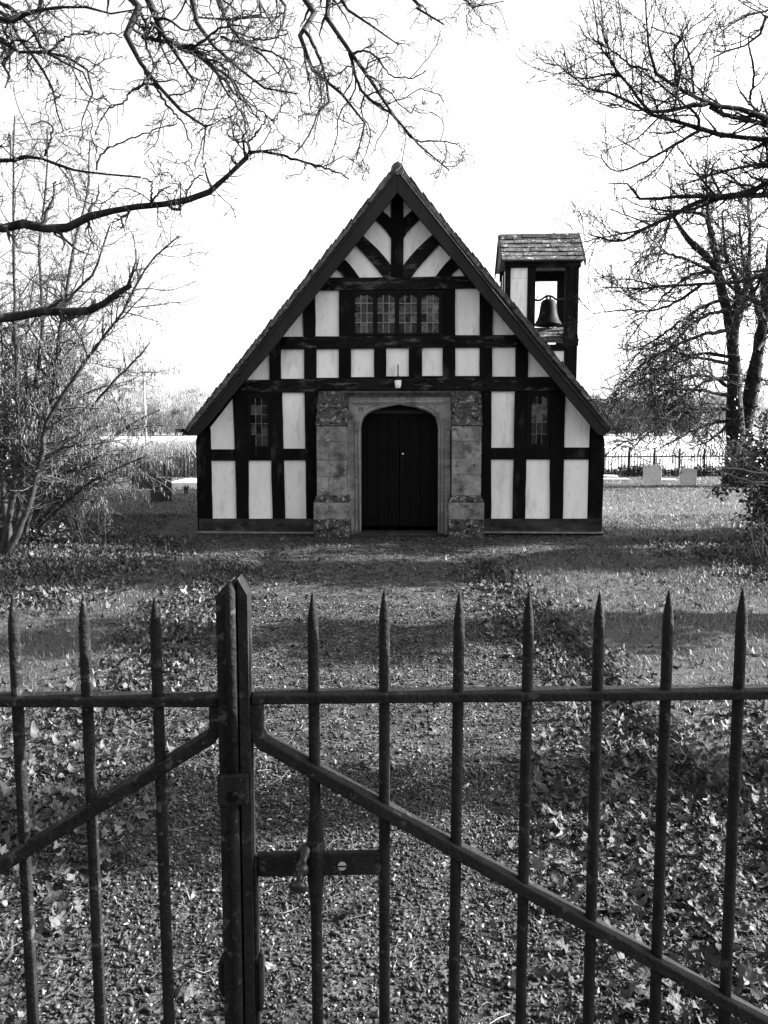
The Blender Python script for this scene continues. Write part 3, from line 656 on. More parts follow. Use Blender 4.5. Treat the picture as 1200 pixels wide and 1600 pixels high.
# pent roof at the foot of the bell opening
def turret_tiles(x0, x1, p_lo, p_hi, rows, w, name='turret_tile', th=0.016):
    """courses of tiles from eave line p_lo (y,z) up to p_hi (y,z)"""
    p_lo, p_hi = np.array(p_lo), np.array(p_hi); d = (p_hi - p_lo); L = np.linalg.norm(d); d = d / L; nn = np.array([-d[1], d[0]]); nn = nn if nn[1] > 0 else -nn
    for r in range(rows):
        a = p_lo + d * (L * r / rows); b = p_lo + d * min(L * (r + 1) / rows + 0.05, L + 0.01)
        x = x0 - (w * 0.5 if r % 2 else 0)
        while x < x1 - 0.01:
            u0, u1 = max(x, x0), min(x + w, x1); x += w
            if u1 - u0 < 0.02: continue
            j = random.uniform(-0.006, 0.006); t = random.uniform(-0.004, 0.006)
            lo = [(u0 + 0.002, *(a + d * j + nn * 0.0)), (u1 - 0.002, *(a + d * j + nn * 0.0)), (u1 - 0.002, *(b - nn * 0.02)), (u0 + 0.002, *(b - nn * 0.02))]
            hi = [(p[0], p[1] + nn[0] * (th + t), p[2] + nn[1] * (th + t)) for p in lo]
            MB().hexa(lo, hi).build(name, M['tile_pale'], tu)
pe, pr = (YT + 0.02, tz(533, YT + .02)), (YT + 0.30, tz(512, YT + .3))
MB().hexa([(tx(836.8), *pe), (tx(906), *pe), (tx(906), YT + 0.3, pe[1]), (tx(836.8), YT + 0.3, pe[1])], [(tx(836.8), pe[0], pe[1] + 0.004), (tx(906), pe[0], pe[1] + 0.004), (tx(906), pr[0], pr[1] - 0.02), (tx(836.8), pr[0], pr[1] - 0.02)]).build('pent_roof', M['verge'], tu)
turret_tiles(tx(836.8), tx(907), pe, pr, 4, 0.24)
# main turret roof: ridge runs across
ex0, ex1 = tx(783.2), tx(910)
pe = (YT - 0.12, tz(406.5, YT - .12)); pr = (YT + DT / 2, tz(367.5, YT + DT / 2)); pb = (YT + DT + 0.12, pe[1])
MB().hexa([(ex0, *pe), (ex1, *pe), (ex1, *pb), (ex0, *pb)], [(ex0, pr[0] - .005, pr[1] - 0.03), (ex1, pr[0] - .005, pr[1] - 0.03), (ex1, pr[0] + .005, pr[1] - 0.03), (ex0, pr[0] + .005, pr[1] - 0.03)]).build('turret_roof', M['verge'], tu)
turret_tiles(ex0, ex1, pe, pr, 6, 0.27); turret_tiles(ex0, ex1, pb, pr, 6, 0.27)
x = ex0
while x < ex1 - 0.05:
    u = min(x + 0.42, ex1); MB().prism([(-0.09, -0.06), (0.09, -0.06), (0.05, 0.012), (0, 0.03), (-0.05, 0.012)], 0, u - x - 0.004).build('turret_ridge_tile', M['tile_pale'], tu, loc=(u - 0.002, pr[0], pr[1] + random.uniform(-.004, .004)), rot=(0, 0, R(90))); x = u
for s_ in (0, 1):                                # barge boards on the two little gables
    xx = ex0 - 0.028 if s_ == 0 else ex1 + 0.004
    for e_ in (pe, pb):
        MB().hexa([(xx, e_[0], e_[1] - 0.10), (xx + 0.024, e_[0], e_[1] - 0.10), (xx + 0.024, pr[0], pr[1] - 0.10), (xx, pr[0], pr[1] - 0.10)], [(xx, e_[0], e_[1] + 0.012), (xx + 0.024, e_[0], e_[1] + 0.012), (xx + 0.024, pr[0], pr[1] + 0.012), (xx, pr[0], pr[1] + 0.012)]).build('turret_bargeboard', M['board'], tu)
# world-space helper for things that hang on the chapel
def cw(x, y, z): return Vector((CX + _cr * x - _sr * y, CY + _sr * x + _cr * y, z))
# ---- the bell
YBell = YT + 0.45
bxm, bzt = F(857, 466, YBell)[0], F(857, 466, YBell)[1]
sc_ = 1.0 / FPX * (CY + YBell)                       # metres per pixel at the bell
bell = tag(empty('bell', cw(bxm, YBell, bzt), CRZ), 'dark bronze bell hung in the open bay of the tiled turret', 'bell')
prof = [(0.1, 0), (6, 0.4), (9.5, 2.2), (11.2, 5), (12.0, 9), (12.6, 14), (13.4, 20), (14.8, 26), (16.8, 31), (19.0, 34.5), (20.2, 37.0), (20.0, 39.2), (18.5, 39.6), (16, 35), (12, 25), (10, 10), (0.1, 6)]
th = np.linspace(0, 2 * math.pi, 33)[:-1]
bv = [(r * sc_ * math.cos(t), r * sc_ * math.sin(t), -h * sc_ - 1.5 * sc_) for r, h in prof for t in th]
bf = [(i * 32 + j, i * 32 + (j + 1) % 32, (i + 1) * 32 + (j + 1) % 32, (i + 1) * 32 + j) for i in range(len(prof) - 1) for j in range(32)]
MB().add(bv, bf).build('bell_body', M['bronze'], bell, smooth=True)
yk = [(-21, -2), (-16, -3.2), (-11, -2.0), (-6, 1.5), (0, 3.4), (6, 2.0), (11, -1.5), (17, -2.4), (27, -1.5)]
MB().tube(smooth_path([(x * sc_, 0, z * sc_) for x, z in yk], [1.6 * sc_] * len(yk))[0], 1.6 * sc_, 8).build('yoke', M['iron_dark'], bell, smooth=True)
MB().tube([(0, 0, -20 * sc_), (0, 0, -40 * sc_), (0, 0, -41 * sc_), (0, 0, -43 * sc_), (0, 0, -44 * sc_), (0, 0, -47 * sc_)], np.array([1, 1.2, 3.2, 3.2, 1.8, 1.6]) * sc_, 10).build('clapper', M['iron_dark'], bell, smooth=True)
MB().tube([(-2.5 * sc_, 0, -2.5 * sc_), (-2.5 * sc_, 0, 4 * sc_), (2.5 * sc_, 0, 4 * sc_), (2.5 * sc_, 0, -2.5 * sc_)], 1.7 * sc_, 8).build('crown_loop', M['iron_dark'], bell, smooth=True)
MB().tube([(-18 * sc_, 0, -2 * sc_), (-15.5 * sc_, 0, 5 * sc_), (-16.5 * sc_, 0, 10 * sc_)], 0.7 * sc_, 6).build('bell_lever', M['iron_dark'], bell)
MB().tube([(-2 * sc_, 0, 4 * sc_), (-19 * sc_, -0.05, 25 * sc_)], 0.0055, 5).build('bell_wire', M['iron_dark'], bell)
# ---- lantern over the door
lx, lz = F(621.8, 600, -0.10)
lam = tag(empty('wall_lantern', cw(lx, -0.10, lz), CRZ), 'small white glass lantern on a black bracket above the stone doorway', 'lantern')
u = 12.4 / 1200
def lathe(prof, sides=20): 
    t = np.linspace(0, 2 * math.pi, sides + 1)[:-1]
    return MB().add([(r * math.cos(a), r * math.sin(a), z) for r, z in prof for a in t], [(i * sides + j, i * sides + (j + 1) % sides, (i + 1) * sides + (j + 1) % sides, (i + 1) * sides + j) for i in range(len(prof) - 1) for j in range(sides)])
lathe([(0.001, -6.5 * u), (3.6 * u, -6.5 * u), (4.2 * u, -5.8 * u), (5.6 * u, 5.6 * u), (0.001, 5.8 * u)]).build('lamp_shade', M['lampglass'], lam, smooth=True)
lathe([(0.001, 5.9 * u), (6.2 * u, 5.9 * u), (6.2 * u, 7.6 * u), (4.0 * u, 10.5 * u), (1.6 * u, 12.2 * u), (0.001, 12.4 * u)]).build('lamp_cap', M['iron_dark'], lam, smooth=True)
MB().tube([(0, 0, 12 * u), (0, 0, 28 * u), (0, 0.05, 29 * u), (0, 0.085, 29 * u)], 0.009, 8).build('bracket', M['iron_dark'], lam, smooth=True)

# ------------------------------------------------------------------ the iron gates
GY = 1.4
def bar_mesh(z_tip, r=0.0110, bulge=None, full=None, sides=12):
    zf = z_tip - 0.062
    P = [(0, 0, 0.05), (0, 0, 0.5)]; Rr = [r, r]
    if bulge: P += [(0, 0, z) for z in (bulge - 0.10, bulge - 0.055, bulge, bulge + 0.055, bulge + 0.10)]; Rr += [r, r * 1.4, r * 1.78, r * 1.4, r]
    P += [(0, 0, zf), (0, 0, zf + 0.012), (0, 0, zf + 0.028), (0, 0, zf + 0.044), (0, 0, zf + 0.056), (0, 0, z_tip)]; Rr += [r * 0.95, r * 0.88, r * 0.70, r * 0.46, r * 0.26, r * 0.12]
    return MB().tube(P, Rr, sides)
def flat_bar(pts, y0, y1, t):
    """flat bar along xz points, thickness t"""
    P = np.array(pts, float); mb = MB()
    T_ = np.gradient(P, axis=0); 
    out_u, out_l = [], []
    for i in range(len(P)):
        if i == 0: n_ = [P[1] - P[0]]
        elif i == len(P) - 1: n_ = [P[-1] - P[-2]]
        else: n_ = [P[i] - P[i - 1], P[i + 1] - P[i]]
        ns = [np.array([-v[1], v[0]]) / np.linalg.norm(v) for v in n_]; m_ = sum(ns); m_ = m_ / np.linalg.norm(m_); k = 1 / max(0.4, float(m_ @ ns[0]))
        out_u.append(tuple(P[i] + m_ * k * t / 2)); out_l.append(tuple(P[i] - m_ * k * t / 2))
    return mb.prism(out_l + out_u[::-1], y0, y1)
XS = -0.2685                                        # the meeting line of the two leaves
def gate_leaf(sign, label, ry):
    g = tag(empty('iron_gate', (XS, GY, 0), ry), label, 'gate', 'pair of iron gates')
    lm = M['gate'] if sign > 0 else M['gate_lichen']
    zt = 1.311 if sign > 0 else 1.303; zr = 1.1115 if sign > 0 else 1.1065
    xs_ = [-0.1286, 0.0012, 0.1346, 0.268, 0.4014, 0.5324, 0.669, 0.802, 0.934, 1.066, 1.198] if sign > 0 else [-0.4194, -0.5552, -0.6886, -0.822, -0.954, -1.086, -1.218, -1.35, -1.482, -1.614]
    for i, x in enumerate(xs_):
        o = bar_mesh(zt + random.uniform(-0.003, 0.003), bulge=0.787 if (sign > 0 and i == 0) else None).build('spiked_bar', lm, g, smooth=True)
        lean = 0.0 if sign > 0 else 0.02
        o.location = ((x * (1 + 0.02 * (x - XS)) if sign > 0 else x) - XS, 0, 0); o.rotation_euler = (random.uniform(-.004, .004), random.uniform(-.004, .004), random.uniform(0, 3))
    xa, xb = (0.022, 1.60) if sign > 0 else (-1.48, -0.04)
    MB().box(xa, xb, -0.0225, 0.0225, zr - 0.0085, zr + 0.0085).build('top_rail', lm, g, bevel=0.003)
    MB().box(xa, xb, -0.0225, 0.0225, 0.115, 0.133).build('bottom_rail', lm, g, bevel=0.003)
    # brace: short upright under the rail, then down to the heel
    if sign > 0: pts = [(0.0295, zr - 0.009), (0.0295, 1.045), (0.0395, 1.026), (1.52, 1.026 - 1.4805 * 0.6)]
    else: pts = [(-0.0455, zr - 0.009), (-0.0455, 1.056), (-0.0555, 1.036), (-1.45, 1.036 - 1.3945 * 0.625)]
    flat_bar(pts, -0.021, 0.021, 0.0225).build('brace', lm, g, bevel=0.003)
    # meeting stile with pitched top
    if sign < 0: st = [(-0.0375, 0.03), (-0.002, 0.03), (-0.002, 1.330), (-0.0105, 1.338), (-0.0375, 1.3095)]
    else: st = [(0.0015, 0.03), (0.0195, 0.03), (0.0195, 1.311), (0.0025, 1.3415), (0.0015, 1.3415)]
    MB().prism(st, -0.030, 0.022).build('meeting_stile', lm, g, bevel=0.002)
    # heel stile on the hinge side (beyond the frame)
    xh = 1.60 if sign > 0 else -1.48
    MB().box(xh - 0.02 if sign < 0 else xh, xh if sign < 0 else xh + 0.02, -0.03, 0.03, -0.02, 1.34).build('heel_stile', lm, g, bevel=0.003)
    return g
gl = gate_leaf(-1, 'lichen-spotted left leaf of the spiked iron gates, its brace falling to the left', 0.0)
gr = gate_leaf(1, 'right leaf of the spiked iron gates, carrying the latch bar and ball handle', R(1.6))
def gz_(py, y): return at(600, py, y)[2]
# cover strip (round-faced) on the left leaf's stile, in two lengths, with the lock plate between
def gx_(px, py, y): return at(px, py, y)[0] - XS
yf = 1.368
MB().tube([(-0.0105, -0.031, gz_(1214, yf)), (-0.0105, -0.031, 1.318), (-0.0105, -0.028, 1.334)], [0.0098, 0.0098, 0.004], 12).build('cover_strip', M['gate'], gl, smooth=True)
MB().tube([(-0.0105, -0.031, 0.03), (-0.0105, -0.031, gz_(1268, yf)), (-0.0105, -0.031, gz_(1264, yf))], [0.0092, 0.0092, 0.006], 12).build('cover_strip', M['gate'], gl, smooth=True)
MB().box(-0.0385, 0.018, -0.046, -0.0305, gz_(1262, yf - .02), gz_(1214, yf - .02)).build('lock_plate', M['gate'], gl, bevel=0.004)
MB().tube([(-0.0115, -0.0475, gz_(1240, yf)), (-0.0115, -0.0455, gz_(1240, yf))], 0.011, 12).build('keyhole', M['door'], gl)
MB().tube([(-0.005, -0.053, gz_(1234, yf)), (-0.005, -0.046, gz_(1234, yf))], [0.005, 0.006], 10).build('rivet', M['gate'], gl, smooth=True)
# clasp low on the stiles
za, zb_ = gz_(1560, 1.39), gz_(1500, 1.39)
MB().tube([(-0.040, 0.0, za), (-0.0465, 0.0, za + 0.015), (-0.0465, 0.0, zb_ - 0.015), (-0.040, 0.0, zb_)], 0.008, 10).build('clasp', M['gate'], gl, smooth=True)
MB().box(0.0255, 0.0335, -0.024, 0.02, za - 0.02, zb_ + 0.004).build('clasp', M['gate'], gr, bevel=0.004)
MB().box(0.0196, 0.0254, -0.020, 0.018, 0.03, gz_(1345, 1.39)).build('backing_strip', M['gate'], gr, bevel=0.002)
# latch bar
lb = MB().box(0.0256, 0.262, -0.008, 0.006, 0.758, 0.804).build('latch_bar', M['gate'], gr, bevel=0.003)
MB().tube([(0.188, -0.0105, 0.779), (0.188, -0.0075, 0.779)], 0.0085, 10).build('pivot_screw', M['pole'], lb)
MB().box(0.180, 0.196, -0.0113, -0.0106, 0.7775, 0.7805).build('screw_slot', M['door'], lb)
# ball handle: a turned spindle running from behind the bar to the front
p0 = np.array(at(479, 1318, 1.408)); p1 = np.array(at(464, 1395, 1.335)); ax_ = p1 - p0; Lh = np.linalg.norm(ax_)
inv = gr.matrix_basis.inverted() if False else (Matrix.Translation((XS, GY, 0)) @ Matrix.Rotation(R(1.6), 4, 'Z')).inverted()
prof_h = [(0.0, 0.002), (0.02, 0.0085), (0.08, 0.0128), (0.16, 0.0132), (0.26, 0.0110), (0.34, 0.0075), (0.42, 0.0080), (0.47, 0.0125), (0.55, 0.0146), (0.62, 0.0120), (0.67, 0.0062), (0.76, 0.0062), (0.80, 0.0085), (0.82, 0.0145), (0.88, 0.0182), (0.95, 0.0152), (0.99, 0.0085), (1.0, 0.001)]
MB().tube([tuple(inv @ Vector(p0 + ax_ * t)) for t, _ in prof_h], [r for _, r in prof_h], 20).build('ball_handle', M['knob'], gr, smooth=True)

# ------------------------------------------------------------------ trees
def limb_from(trace, rads, K=26, jit=0.004):
    """trace: world points; rads in metres"""
    p, r = smooth_path(trace, rads, 5); p, r = resample(p, r, K)
    n_ = RNG.normal(size=p.shape) * jit; n_[0] = 0; return p + n_, r * (1 + RNG.uniform(-.10, .16, len(r)))
def px_limb(pxs, Y0, Y1, r0, r1):
    """pixels with depth going Y0->Y1 and radius in pixels r0->r1"""
    n_ = len(pxs); t = np.linspace(0, 1, n_)
    Ys = Y0 + (Y1 - Y0) * t; rp = r0 + (r1 - r0) * t ** 0.8
    return [at(x, y, Y) for (x, y), Y in zip(pxs, Ys)], [max(0.0022, a * Y / FPX) for a, Y in zip(rp, Ys)]
def tree_parts(rootobj, trunk, limbs, mats, K=26, l1=8, l2=8, l3=3, L1=(0.4, 1.1), L2=(0.15, 0.5), L3=(0.05, 0.14), up=0.05, wander=(0.14, 0.22, 0.3), rtw=(0.0022, 0.0016, 0.0014), limb_sides=8, name_limb='limb', bias=None, ang=(30, 65), tpow=1.0, t0_=0.08):
    """trunk: list of (pts, rads); limbs: list of (pts, rads) each a part; twigs grown from the limbs joined in one part of kind stuff"""
    for p, r in trunk:
        v, q = tubes(p[None], r[None], 14); link('trunk', mesh_np('trunk', v, [q], None, True), mats[0], rootobj)
    for p, r in limbs:
        v, q = tubes(p[None], r[None], limb_sides); link(name_limb, mesh_np(name_limb, v, [q], None, True), mats[1], rootobj)
    P0 = np.stack([p for p, r in limbs]); R0 = np.stack([r for p, r in limbs])
    n0 = len(limbs)
    P1, R1 = spawn(P0, R0, n0 * l1, L1, ang=ang, K=9, wander=wander[0], up=up, rs=0.55, rtip=rtw[0], t0=t0_, rmax=0.02, rmin=rtw[0] * 1.2, bias=bias, tpow=tpow)
    P2, R2 = spawn(P1, R1, len(P1) * l2, L2, ang=(25, 65), K=6, wander=wander[1], up=up, rs=0.6, rtip=rtw[1], t0=0.1, rmin=rtw[1], bias=bias)
    P3, R3 = spawn(P2, R2, len(P2) * l3, L3, ang=(30, 70), K=4, wander=wander[2], up=up, rs=0.8, rtip=rtw[2], t0=0.3, rmin=rtw[2])
    P2b, R2b = spawn(P0, R0, n0 * l1 * 2, L2, ang=(40, 75), K=5, wander=wander[1], up=up, rs=0.3, rtip=rtw[1], t0=0.15, rmax=rtw[1] * 2.5, rmin=rtw[1], tpow=tpow)
    V, F_ = merge([tubes(P1, R1, 4), tubes(P2, R2, 3), tubes(P3, R3, 3), tubes(P2b, R2b, 3)])
    o = link('twigs', mesh_np('twigs', V, F_, None, True), mats[2], rootobj); o['kind'] = 'stuff'
    return P1, R1, P2, R2

# -- the big tree leaning in from the left
LT = (-5.2, 5.6)
lt = tag(empty('overhanging_tree', (LT[0], LT[1], 0)), 'bare old tree whose kinked branches hang over the gate from top left', 'tree')
def rel(lst, o): return [np.asarray(p) - np.array(o) for p in lst]
LTO = (LT[0], LT[1], 0)
trk = limb_from(rel([(LT[0] - 0.1, LT[1], -0.15), (LT[0], LT[1], 0.5), (LT[0] + 0.1, LT[1], 2.2), (LT[0] + 0.05, LT[1] + 0.1, 4.2), (LT[0] + 0.35, LT[1], 6.4), (LT[0] + 0.9, LT[1], 8.5)], LTO), [0.48, 0.40, 0.34, 0.30, 0.22, 0.08])
Limb = []
def left_limb(pxs, Y0, Y1, r0, r1, src=None):
    p, r = px_limb(pxs, Y0, Y1, r0, r1)
    if src is not None:                          # lead-in from the trunk
        s0 = np.array(src); p = [s0, (s0 * 0.45 + p[0] * 0.55) + np.array([0, 0, 0.12])] + p; r = [r[0] * 1.8, r[0] * 1.25] + r
    Limb.append(limb_from(rel(p, LTO), r))
tk = lambda z: (LT[0] + 0.1, LT[1], z)
left_limb([(0, 355), (30, 348), (60, 356), (100, 357), (140, 340), (185, 328), (235, 322), (290, 312), (330, 298), (360, 270), (385, 245)], 5.6, 5.4, 7.5, 3.4, tk(2.9))
left_limb([(384, 246), (400, 236), (430, 240), (470, 252), (510, 263), (545, 280)], 5.4, 5.3, 3.0, 1.0)
left_limb([(385, 245), (390, 230), (384, 222), (365, 218), (354, 209)], 5.4, 5.3, 2.2, 0.9)
left_limb([(386, 224), (398, 210), (410, 196), (416, 182)], 5.4, 5.3, 1.8, 0.8)
left_limb([(290, 314), (294, 296), (306, 278), (317, 274)], 5.42, 5.3, 1.6, 0.8)
left_limb([(235, 322), (237, 303), (237, 285), (220, 277)], 5.45, 5.3, 1.8, 0.9)
left_limb([(232, 322), (250, 300), (267, 291)], 5.45, 5.4, 1.8, 0.9)
left_limb([(0, 250), (45, 245), (90, 257), (125, 267), (150, 270), (220, 277)], 6.2, 6.0, 3.0, 1.2, tk(3.3))
left_limb([(70, 244), (80, 215), (82, 198), (70, 190), (48, 195)], 6.1, 6.0, 2.0, 0.8)
left_limb([(151, 266), (155, 245), (175, 229), (230, 207), (275, 193)], 6.05, 6.0, 1.8, 0.8)
left_limb([(0, 497), (30, 492), (60, 487), (100, 485), (130, 488), (155, 477), (180, 460), (193, 448), (203, 445)], 6.4, 6.3, 7.0, 4.6, tk(1.9))
top = lambda dx, z: (LT[0] + dx, LT[1], z)
left_limb([(190, -20), (198, 30), (200, 70), (215, 90), (240, 130), (265, 145), (280, 170), (310, 185), (325, 215), (318, 250)], 4.9, 4.6, 5.5, 0.9, top(0.3, 5.9))
left_limb([(243, 132), (225, 133), (205, 142), (194, 160), (165, 176), (148, 212)], 4.75, 4.7, 2.2, 0.8)
left_limb([(210, -30), (233, 30), (263, 63), (283, 93), (303, 127)], 5.0, 4.9, 6.0, 1.4, top(0.3, 6.1))
left_limb([(222, 58), (265, 65), (300, 72), (330, 55), (355, 40), (380, 42)], 5.0, 4.7, 3.2, 1.0)
left_limb([(283, -25), (305, 30), (315, 60), (340, 75), (370, 105), (400, 130), (430, 143), (465, 146)], 5.2, 5.0, 3.8, 1.0, top(0.6, 7.2))
left_limb([(263, 63), (300, 80), (345, 110), (365, 130), (385, 160), (408, 190)], 4.95, 4.7, 3.0, 1.0)
left_limb([(236, 35), (270, 68), (310, 90), (345, 98), (362, 128), (392, 178)], 4.95, 4.6, 2.6, 0.9)
left_limb([(463, -25), (469, 25), (475, 46), (467, 63), (479, 98), (508, 125), (533, 144), (554, 163), (569, 192), (562, 225), (556, 250)], 5.6, 5.4, 5.0, 0.9, top(0.9, 8.2))
left_limb([(475, 46), (496, 83), (510, 125), (512, 158), (496, 179), (483, 212), (460, 240)], 5.55, 5.3, 2.8, 1.0)
left_limb([(494, -25), (500, 19), (525, 40), (546, 79), (562, 112), (583, 129), (608, 150), (612, 179), (646, 217), (675, 246), (700, 265)], 5.7, 5.5, 4.6, 0.9, top(0.9, 8.3))
left_limb([(546, 83), (567, 144), (608, 175), (646, 217), (680, 220), (717, 225)], 5.65, 5.5, 2.6, 0.8)
left_limb([(515, -25), (540, 12), (567, 25), (592, 50), (623, 70)], 5.8, 5.6, 3.0, 0.9, top(1.0, 8.4))
left_limb([(548, 84), (571, 80), (592, 94), (612, 119), (646, 121), (665, 110)], 5.65, 5.5, 2.0, 0.7)
left_limb([(632, -15), (640, 0), (662, 21), (694, 37)], 6.2, 6.1, 2.4, 1.2, top(1.0, 8.5))
left_limb([(712, -15), (720, 2), (758, 17), (788, 2)], 6.2, 6.1, 1.6, 0.6, top(1.0, 8.5))
left_limb([(325, -15), (332, 0), (350, 25), (372, 60), (395, 80), (425, 95), (440, 118)], 5.3, 5.0, 3.4, 0.9, top(0.6, 7.0))
left_limb([(398, -10), (380, 20), (350, 30), (322, 32), (305, 28)], 5.3, 5.2, 2.6, 1.0, top(0.7, 7.4))
left_limb([(300, 72), (330, 100), (352, 140), (372, 170), (392, 204)], 4.9, 4.6, 2.4, 0.8)
left_limb([(310, 88), (345, 120), (370, 150), (400, 168), (430, 192)], 4.9, 4.7, 2.2, 0.8)
left_limb([(345, 58), (400, 75), (440, 90), (455, 122)], 5.1, 4.9, 2.2, 0.8)
left_limb([(240, 130), (262, 165), (285, 190), (300, 232)], 4.75, 4.6, 2.2, 0.8)
left_limb([(430, -12), (440, 40), (424, 82)], 5.4, 5.3, 2.4, 0.9, top(0.9, 7.9))
left_limb([(355, 40), (380, 55), (420, 62), (450, 50)], 4.9, 4.8, 1.8, 0.8)
left_limb([(0, 30), (40, 24), (60, 14), (150, 10), (180, 20), (215, 14)], 4.6, 4.4, 3.2, 1.0, tk(5.0))
left_limb([(0, 65), (20, 80), (75, 82), (130, 100), (145, 140), (130, 187)], 4.8, 4.6, 3.2, 1.0, tk(4.6))
left_limb([(-10, 0), (40, 28), (65, 75), (105, 100), (135, 120), (143, 145)], 4.8, 4.6, 3.0, 0.9, tk(5.2))
left_limb([(75, 82), (110, 55), (165, 52), (190, 58)], 4.7, 4.6, 1.8, 0.8)
left_limb([(-10, 15), (30, 60), (55, 95), (80, 130), (90, 170), (100, 205)], 5.2, 5.0, 3.0, 0.9, tk(4.9))
left_limb([(0, 60), (2, 95), (15, 120), (10, 140)], 5.2, 5.0, 3.5, 1.0, tk(4.5))
left_limb([(0, 32), (30, 25), (55, 22), (64, 8), (64, -15)], 5.3, 5.3, 5.0, 2.5, tk(4.7))
tree_parts(lt, [trk], Limb, (M['bark'], M['bark'], M['twig']), l1=17, l2=7, l3=3, L1=(0.15, 0.75), L2=(0.06, 0.24), L3=(0.02, 0.06), up=-0.03, rtw=(0.0028, 0.0021, 0.0018), wander=(0.34, 0.36, 0.4))
# upper crown, above the frame: real limbs that carry the hanging ones
Limb2 = []
for k in range(9):
    a = R(k * 40 + 10); z0 = 4.2 + 0.45 * k
    p = [(0.1, 0, z0), (0.9 * math.cos(a), 0.9 * math.sin(a), z0 + 0.9), (2.2 * math.cos(a), 2.2 * math.sin(a), z0 + 1.6), (3.6 * math.cos(a + .2), 3.6 * math.sin(a + .2), z0 + 2.0)]
    if math.cos(a) > 0.3 and z0 < 5: continue
    Limb2.append(limb_from(p, [0.11, 0.075, 0.045, 0.012]))
for p, r in Limb2:
    v, q = tubes(p[None], r[None], 8); link('limb', mesh_np('limb', v, [q], None, True), M['bark'], lt)

# -- near tree leaning in from the right
RT = (8.2, 10.1); RTO = (RT[0], RT[1], 0)
rt = tag(empty('overhanging_tree', RTO), 'bare tree whose upswept twiggy limbs reach in from the top right', 'tree')
trk = limb_from(rel([(RT[0] + 0.1, RT[1], -0.15), (RT[0], RT[1], 0.5), (RT[0] - 0.05, RT[1], 2.5), (RT[0] - 0.2, RT[1], 4.5), (RT[0], RT[1], 6.5), (RT[0] + 0.2, RT[1], 9.0)], RTO), [0.42, 0.33, 0.28, 0.24, 0.18, 0.06])
Limb = []
def right_limb(pxs, Y0, Y1, r0, r1, src=None):
    p, r = px_limb(pxs, Y0, Y1, r0, r1)
    if src is not None:
        s0 = np.array(src); p = [s0, s0 * 0.45 + p[0] * 0.55 + np.array([0, 0, -0.15])] + p; r = [r[0] * 1.8, r[0] * 1.25] + r
    Limb.append(limb_from(rel(p, RTO), r))
rk = lambda z: (RT[0] - 0.1, RT[1], z)
right_limb([(1215, 192), (1200, 186), (1160, 170), (1123, 166), (1101, 159), (1058, 136), (1024, 113), (1013, 71), (1010, 0), (1008, -20)], 8.6, 8.0, 5.2, 0.9, rk(4.9))
right_limb([(1104, 163), (1070, 167), (1019, 174), (993, 147), (973, 122), (953, 116), (902, 123), (877, 106), (860, 88)], 8.3, 8.0, 3.4, 0.7)
right_limb([(1200, 195), (1143, 184), (1109, 167)], 8.6, 8.4, 3.6, 2.6, rk(4.7))
right_limb([(1215, 221), (1200, 219), (1115, 208), (1058, 190), (1030, 185), (985, 161), (945, 143), (902, 133), (888, 113)], 8.8, 8.3, 4.8, 0.8, rk(4.6))
right_limb([(1092, 199), (1087, 178), (1053, 150), (1019, 122), (990, 105)], 8.6, 8.2, 2.4, 0.8)
right_limb([(1092, 205), (1044, 232), (1002, 255), (965, 268), (942, 252), (939, 241)], 8.6, 8.4, 2.4, 0.7)
right_limb([(1215, 262), (1200, 259), (1180, 258), (1126, 269), (1087, 283), (1058, 290)], 9.0, 8.7, 3.2, 1.0, rk(4.2))
right_limb([(1215, 288), (1200, 290), (1143, 306), (1104, 307), (1058, 306), (996, 312), (979, 286), (951, 286)], 9.2, 8.8, 5.4, 0.8, rk(4.0))
right_limb([(1200, 304), (1143, 307), (1087, 317), (1044, 340), (1002, 360), (968, 377), (928, 368), (919, 365)], 9.2, 8.8, 4.6, 0.8)
right_limb([(1000, 360), (960, 368), (938, 372), (912, 378)], 8.9, 8.8, 1.6, 0.6)
right_limb([(1058, 136), (1053, 79), (1064, 59), (1080, 28)], 8.3, 8.2, 2.2, 0.7)
right_limb([(1084, 146), (1078, 93), (1064, 61), (1016, 42)], 8.3, 8.2, 2.0, 0.7)
right_limb([(973, 122), (946, 85), (936, 66), (928, 5), (926, -20)], 8.1, 8.0, 2.0, 0.6)
right_limb([(1012, 110), (984, 100), (960, 82), (936, 66), (915, 50)], 8.1, 8.0, 1.8, 0.6)
right_limb([(1215, 28), (1200, 40), (1172, 68), (1129, 82), (1109, 93)], 8.4, 8.2, 2.6, 0.8, rk(6.0))
right_limb([(1215, 12), (1200, 17), (1157, 28), (1120, 55)], 8.4, 8.2, 2.2, 0.7, rk(6.2))
right_limb([(1170, 165), (1178, 110), (1170, 72), (1172, 50)], 8.5, 8.3, 2.2, 0.8)
right_limb([(1215, 424), (1200, 429), (1147, 441), (1096, 444), (1029, 449), (988, 451), (941, 449)], 9.2, 9.0, 4.2, 0.8, rk(3.0))
right_limb([(1096, 444), (1060, 470), (1022, 485), (978, 485), (926, 490)], 9.1, 9.0, 2.6, 0.7)
right_limb([(1137, 444), (1160, 460), (1200, 481)], 9.1, 9.2, 2.4, 1.4)
right_limb([(1029, 449), (1000, 440), (975, 436), (955, 440)], 9.0, 8.9, 1.5, 0.6)
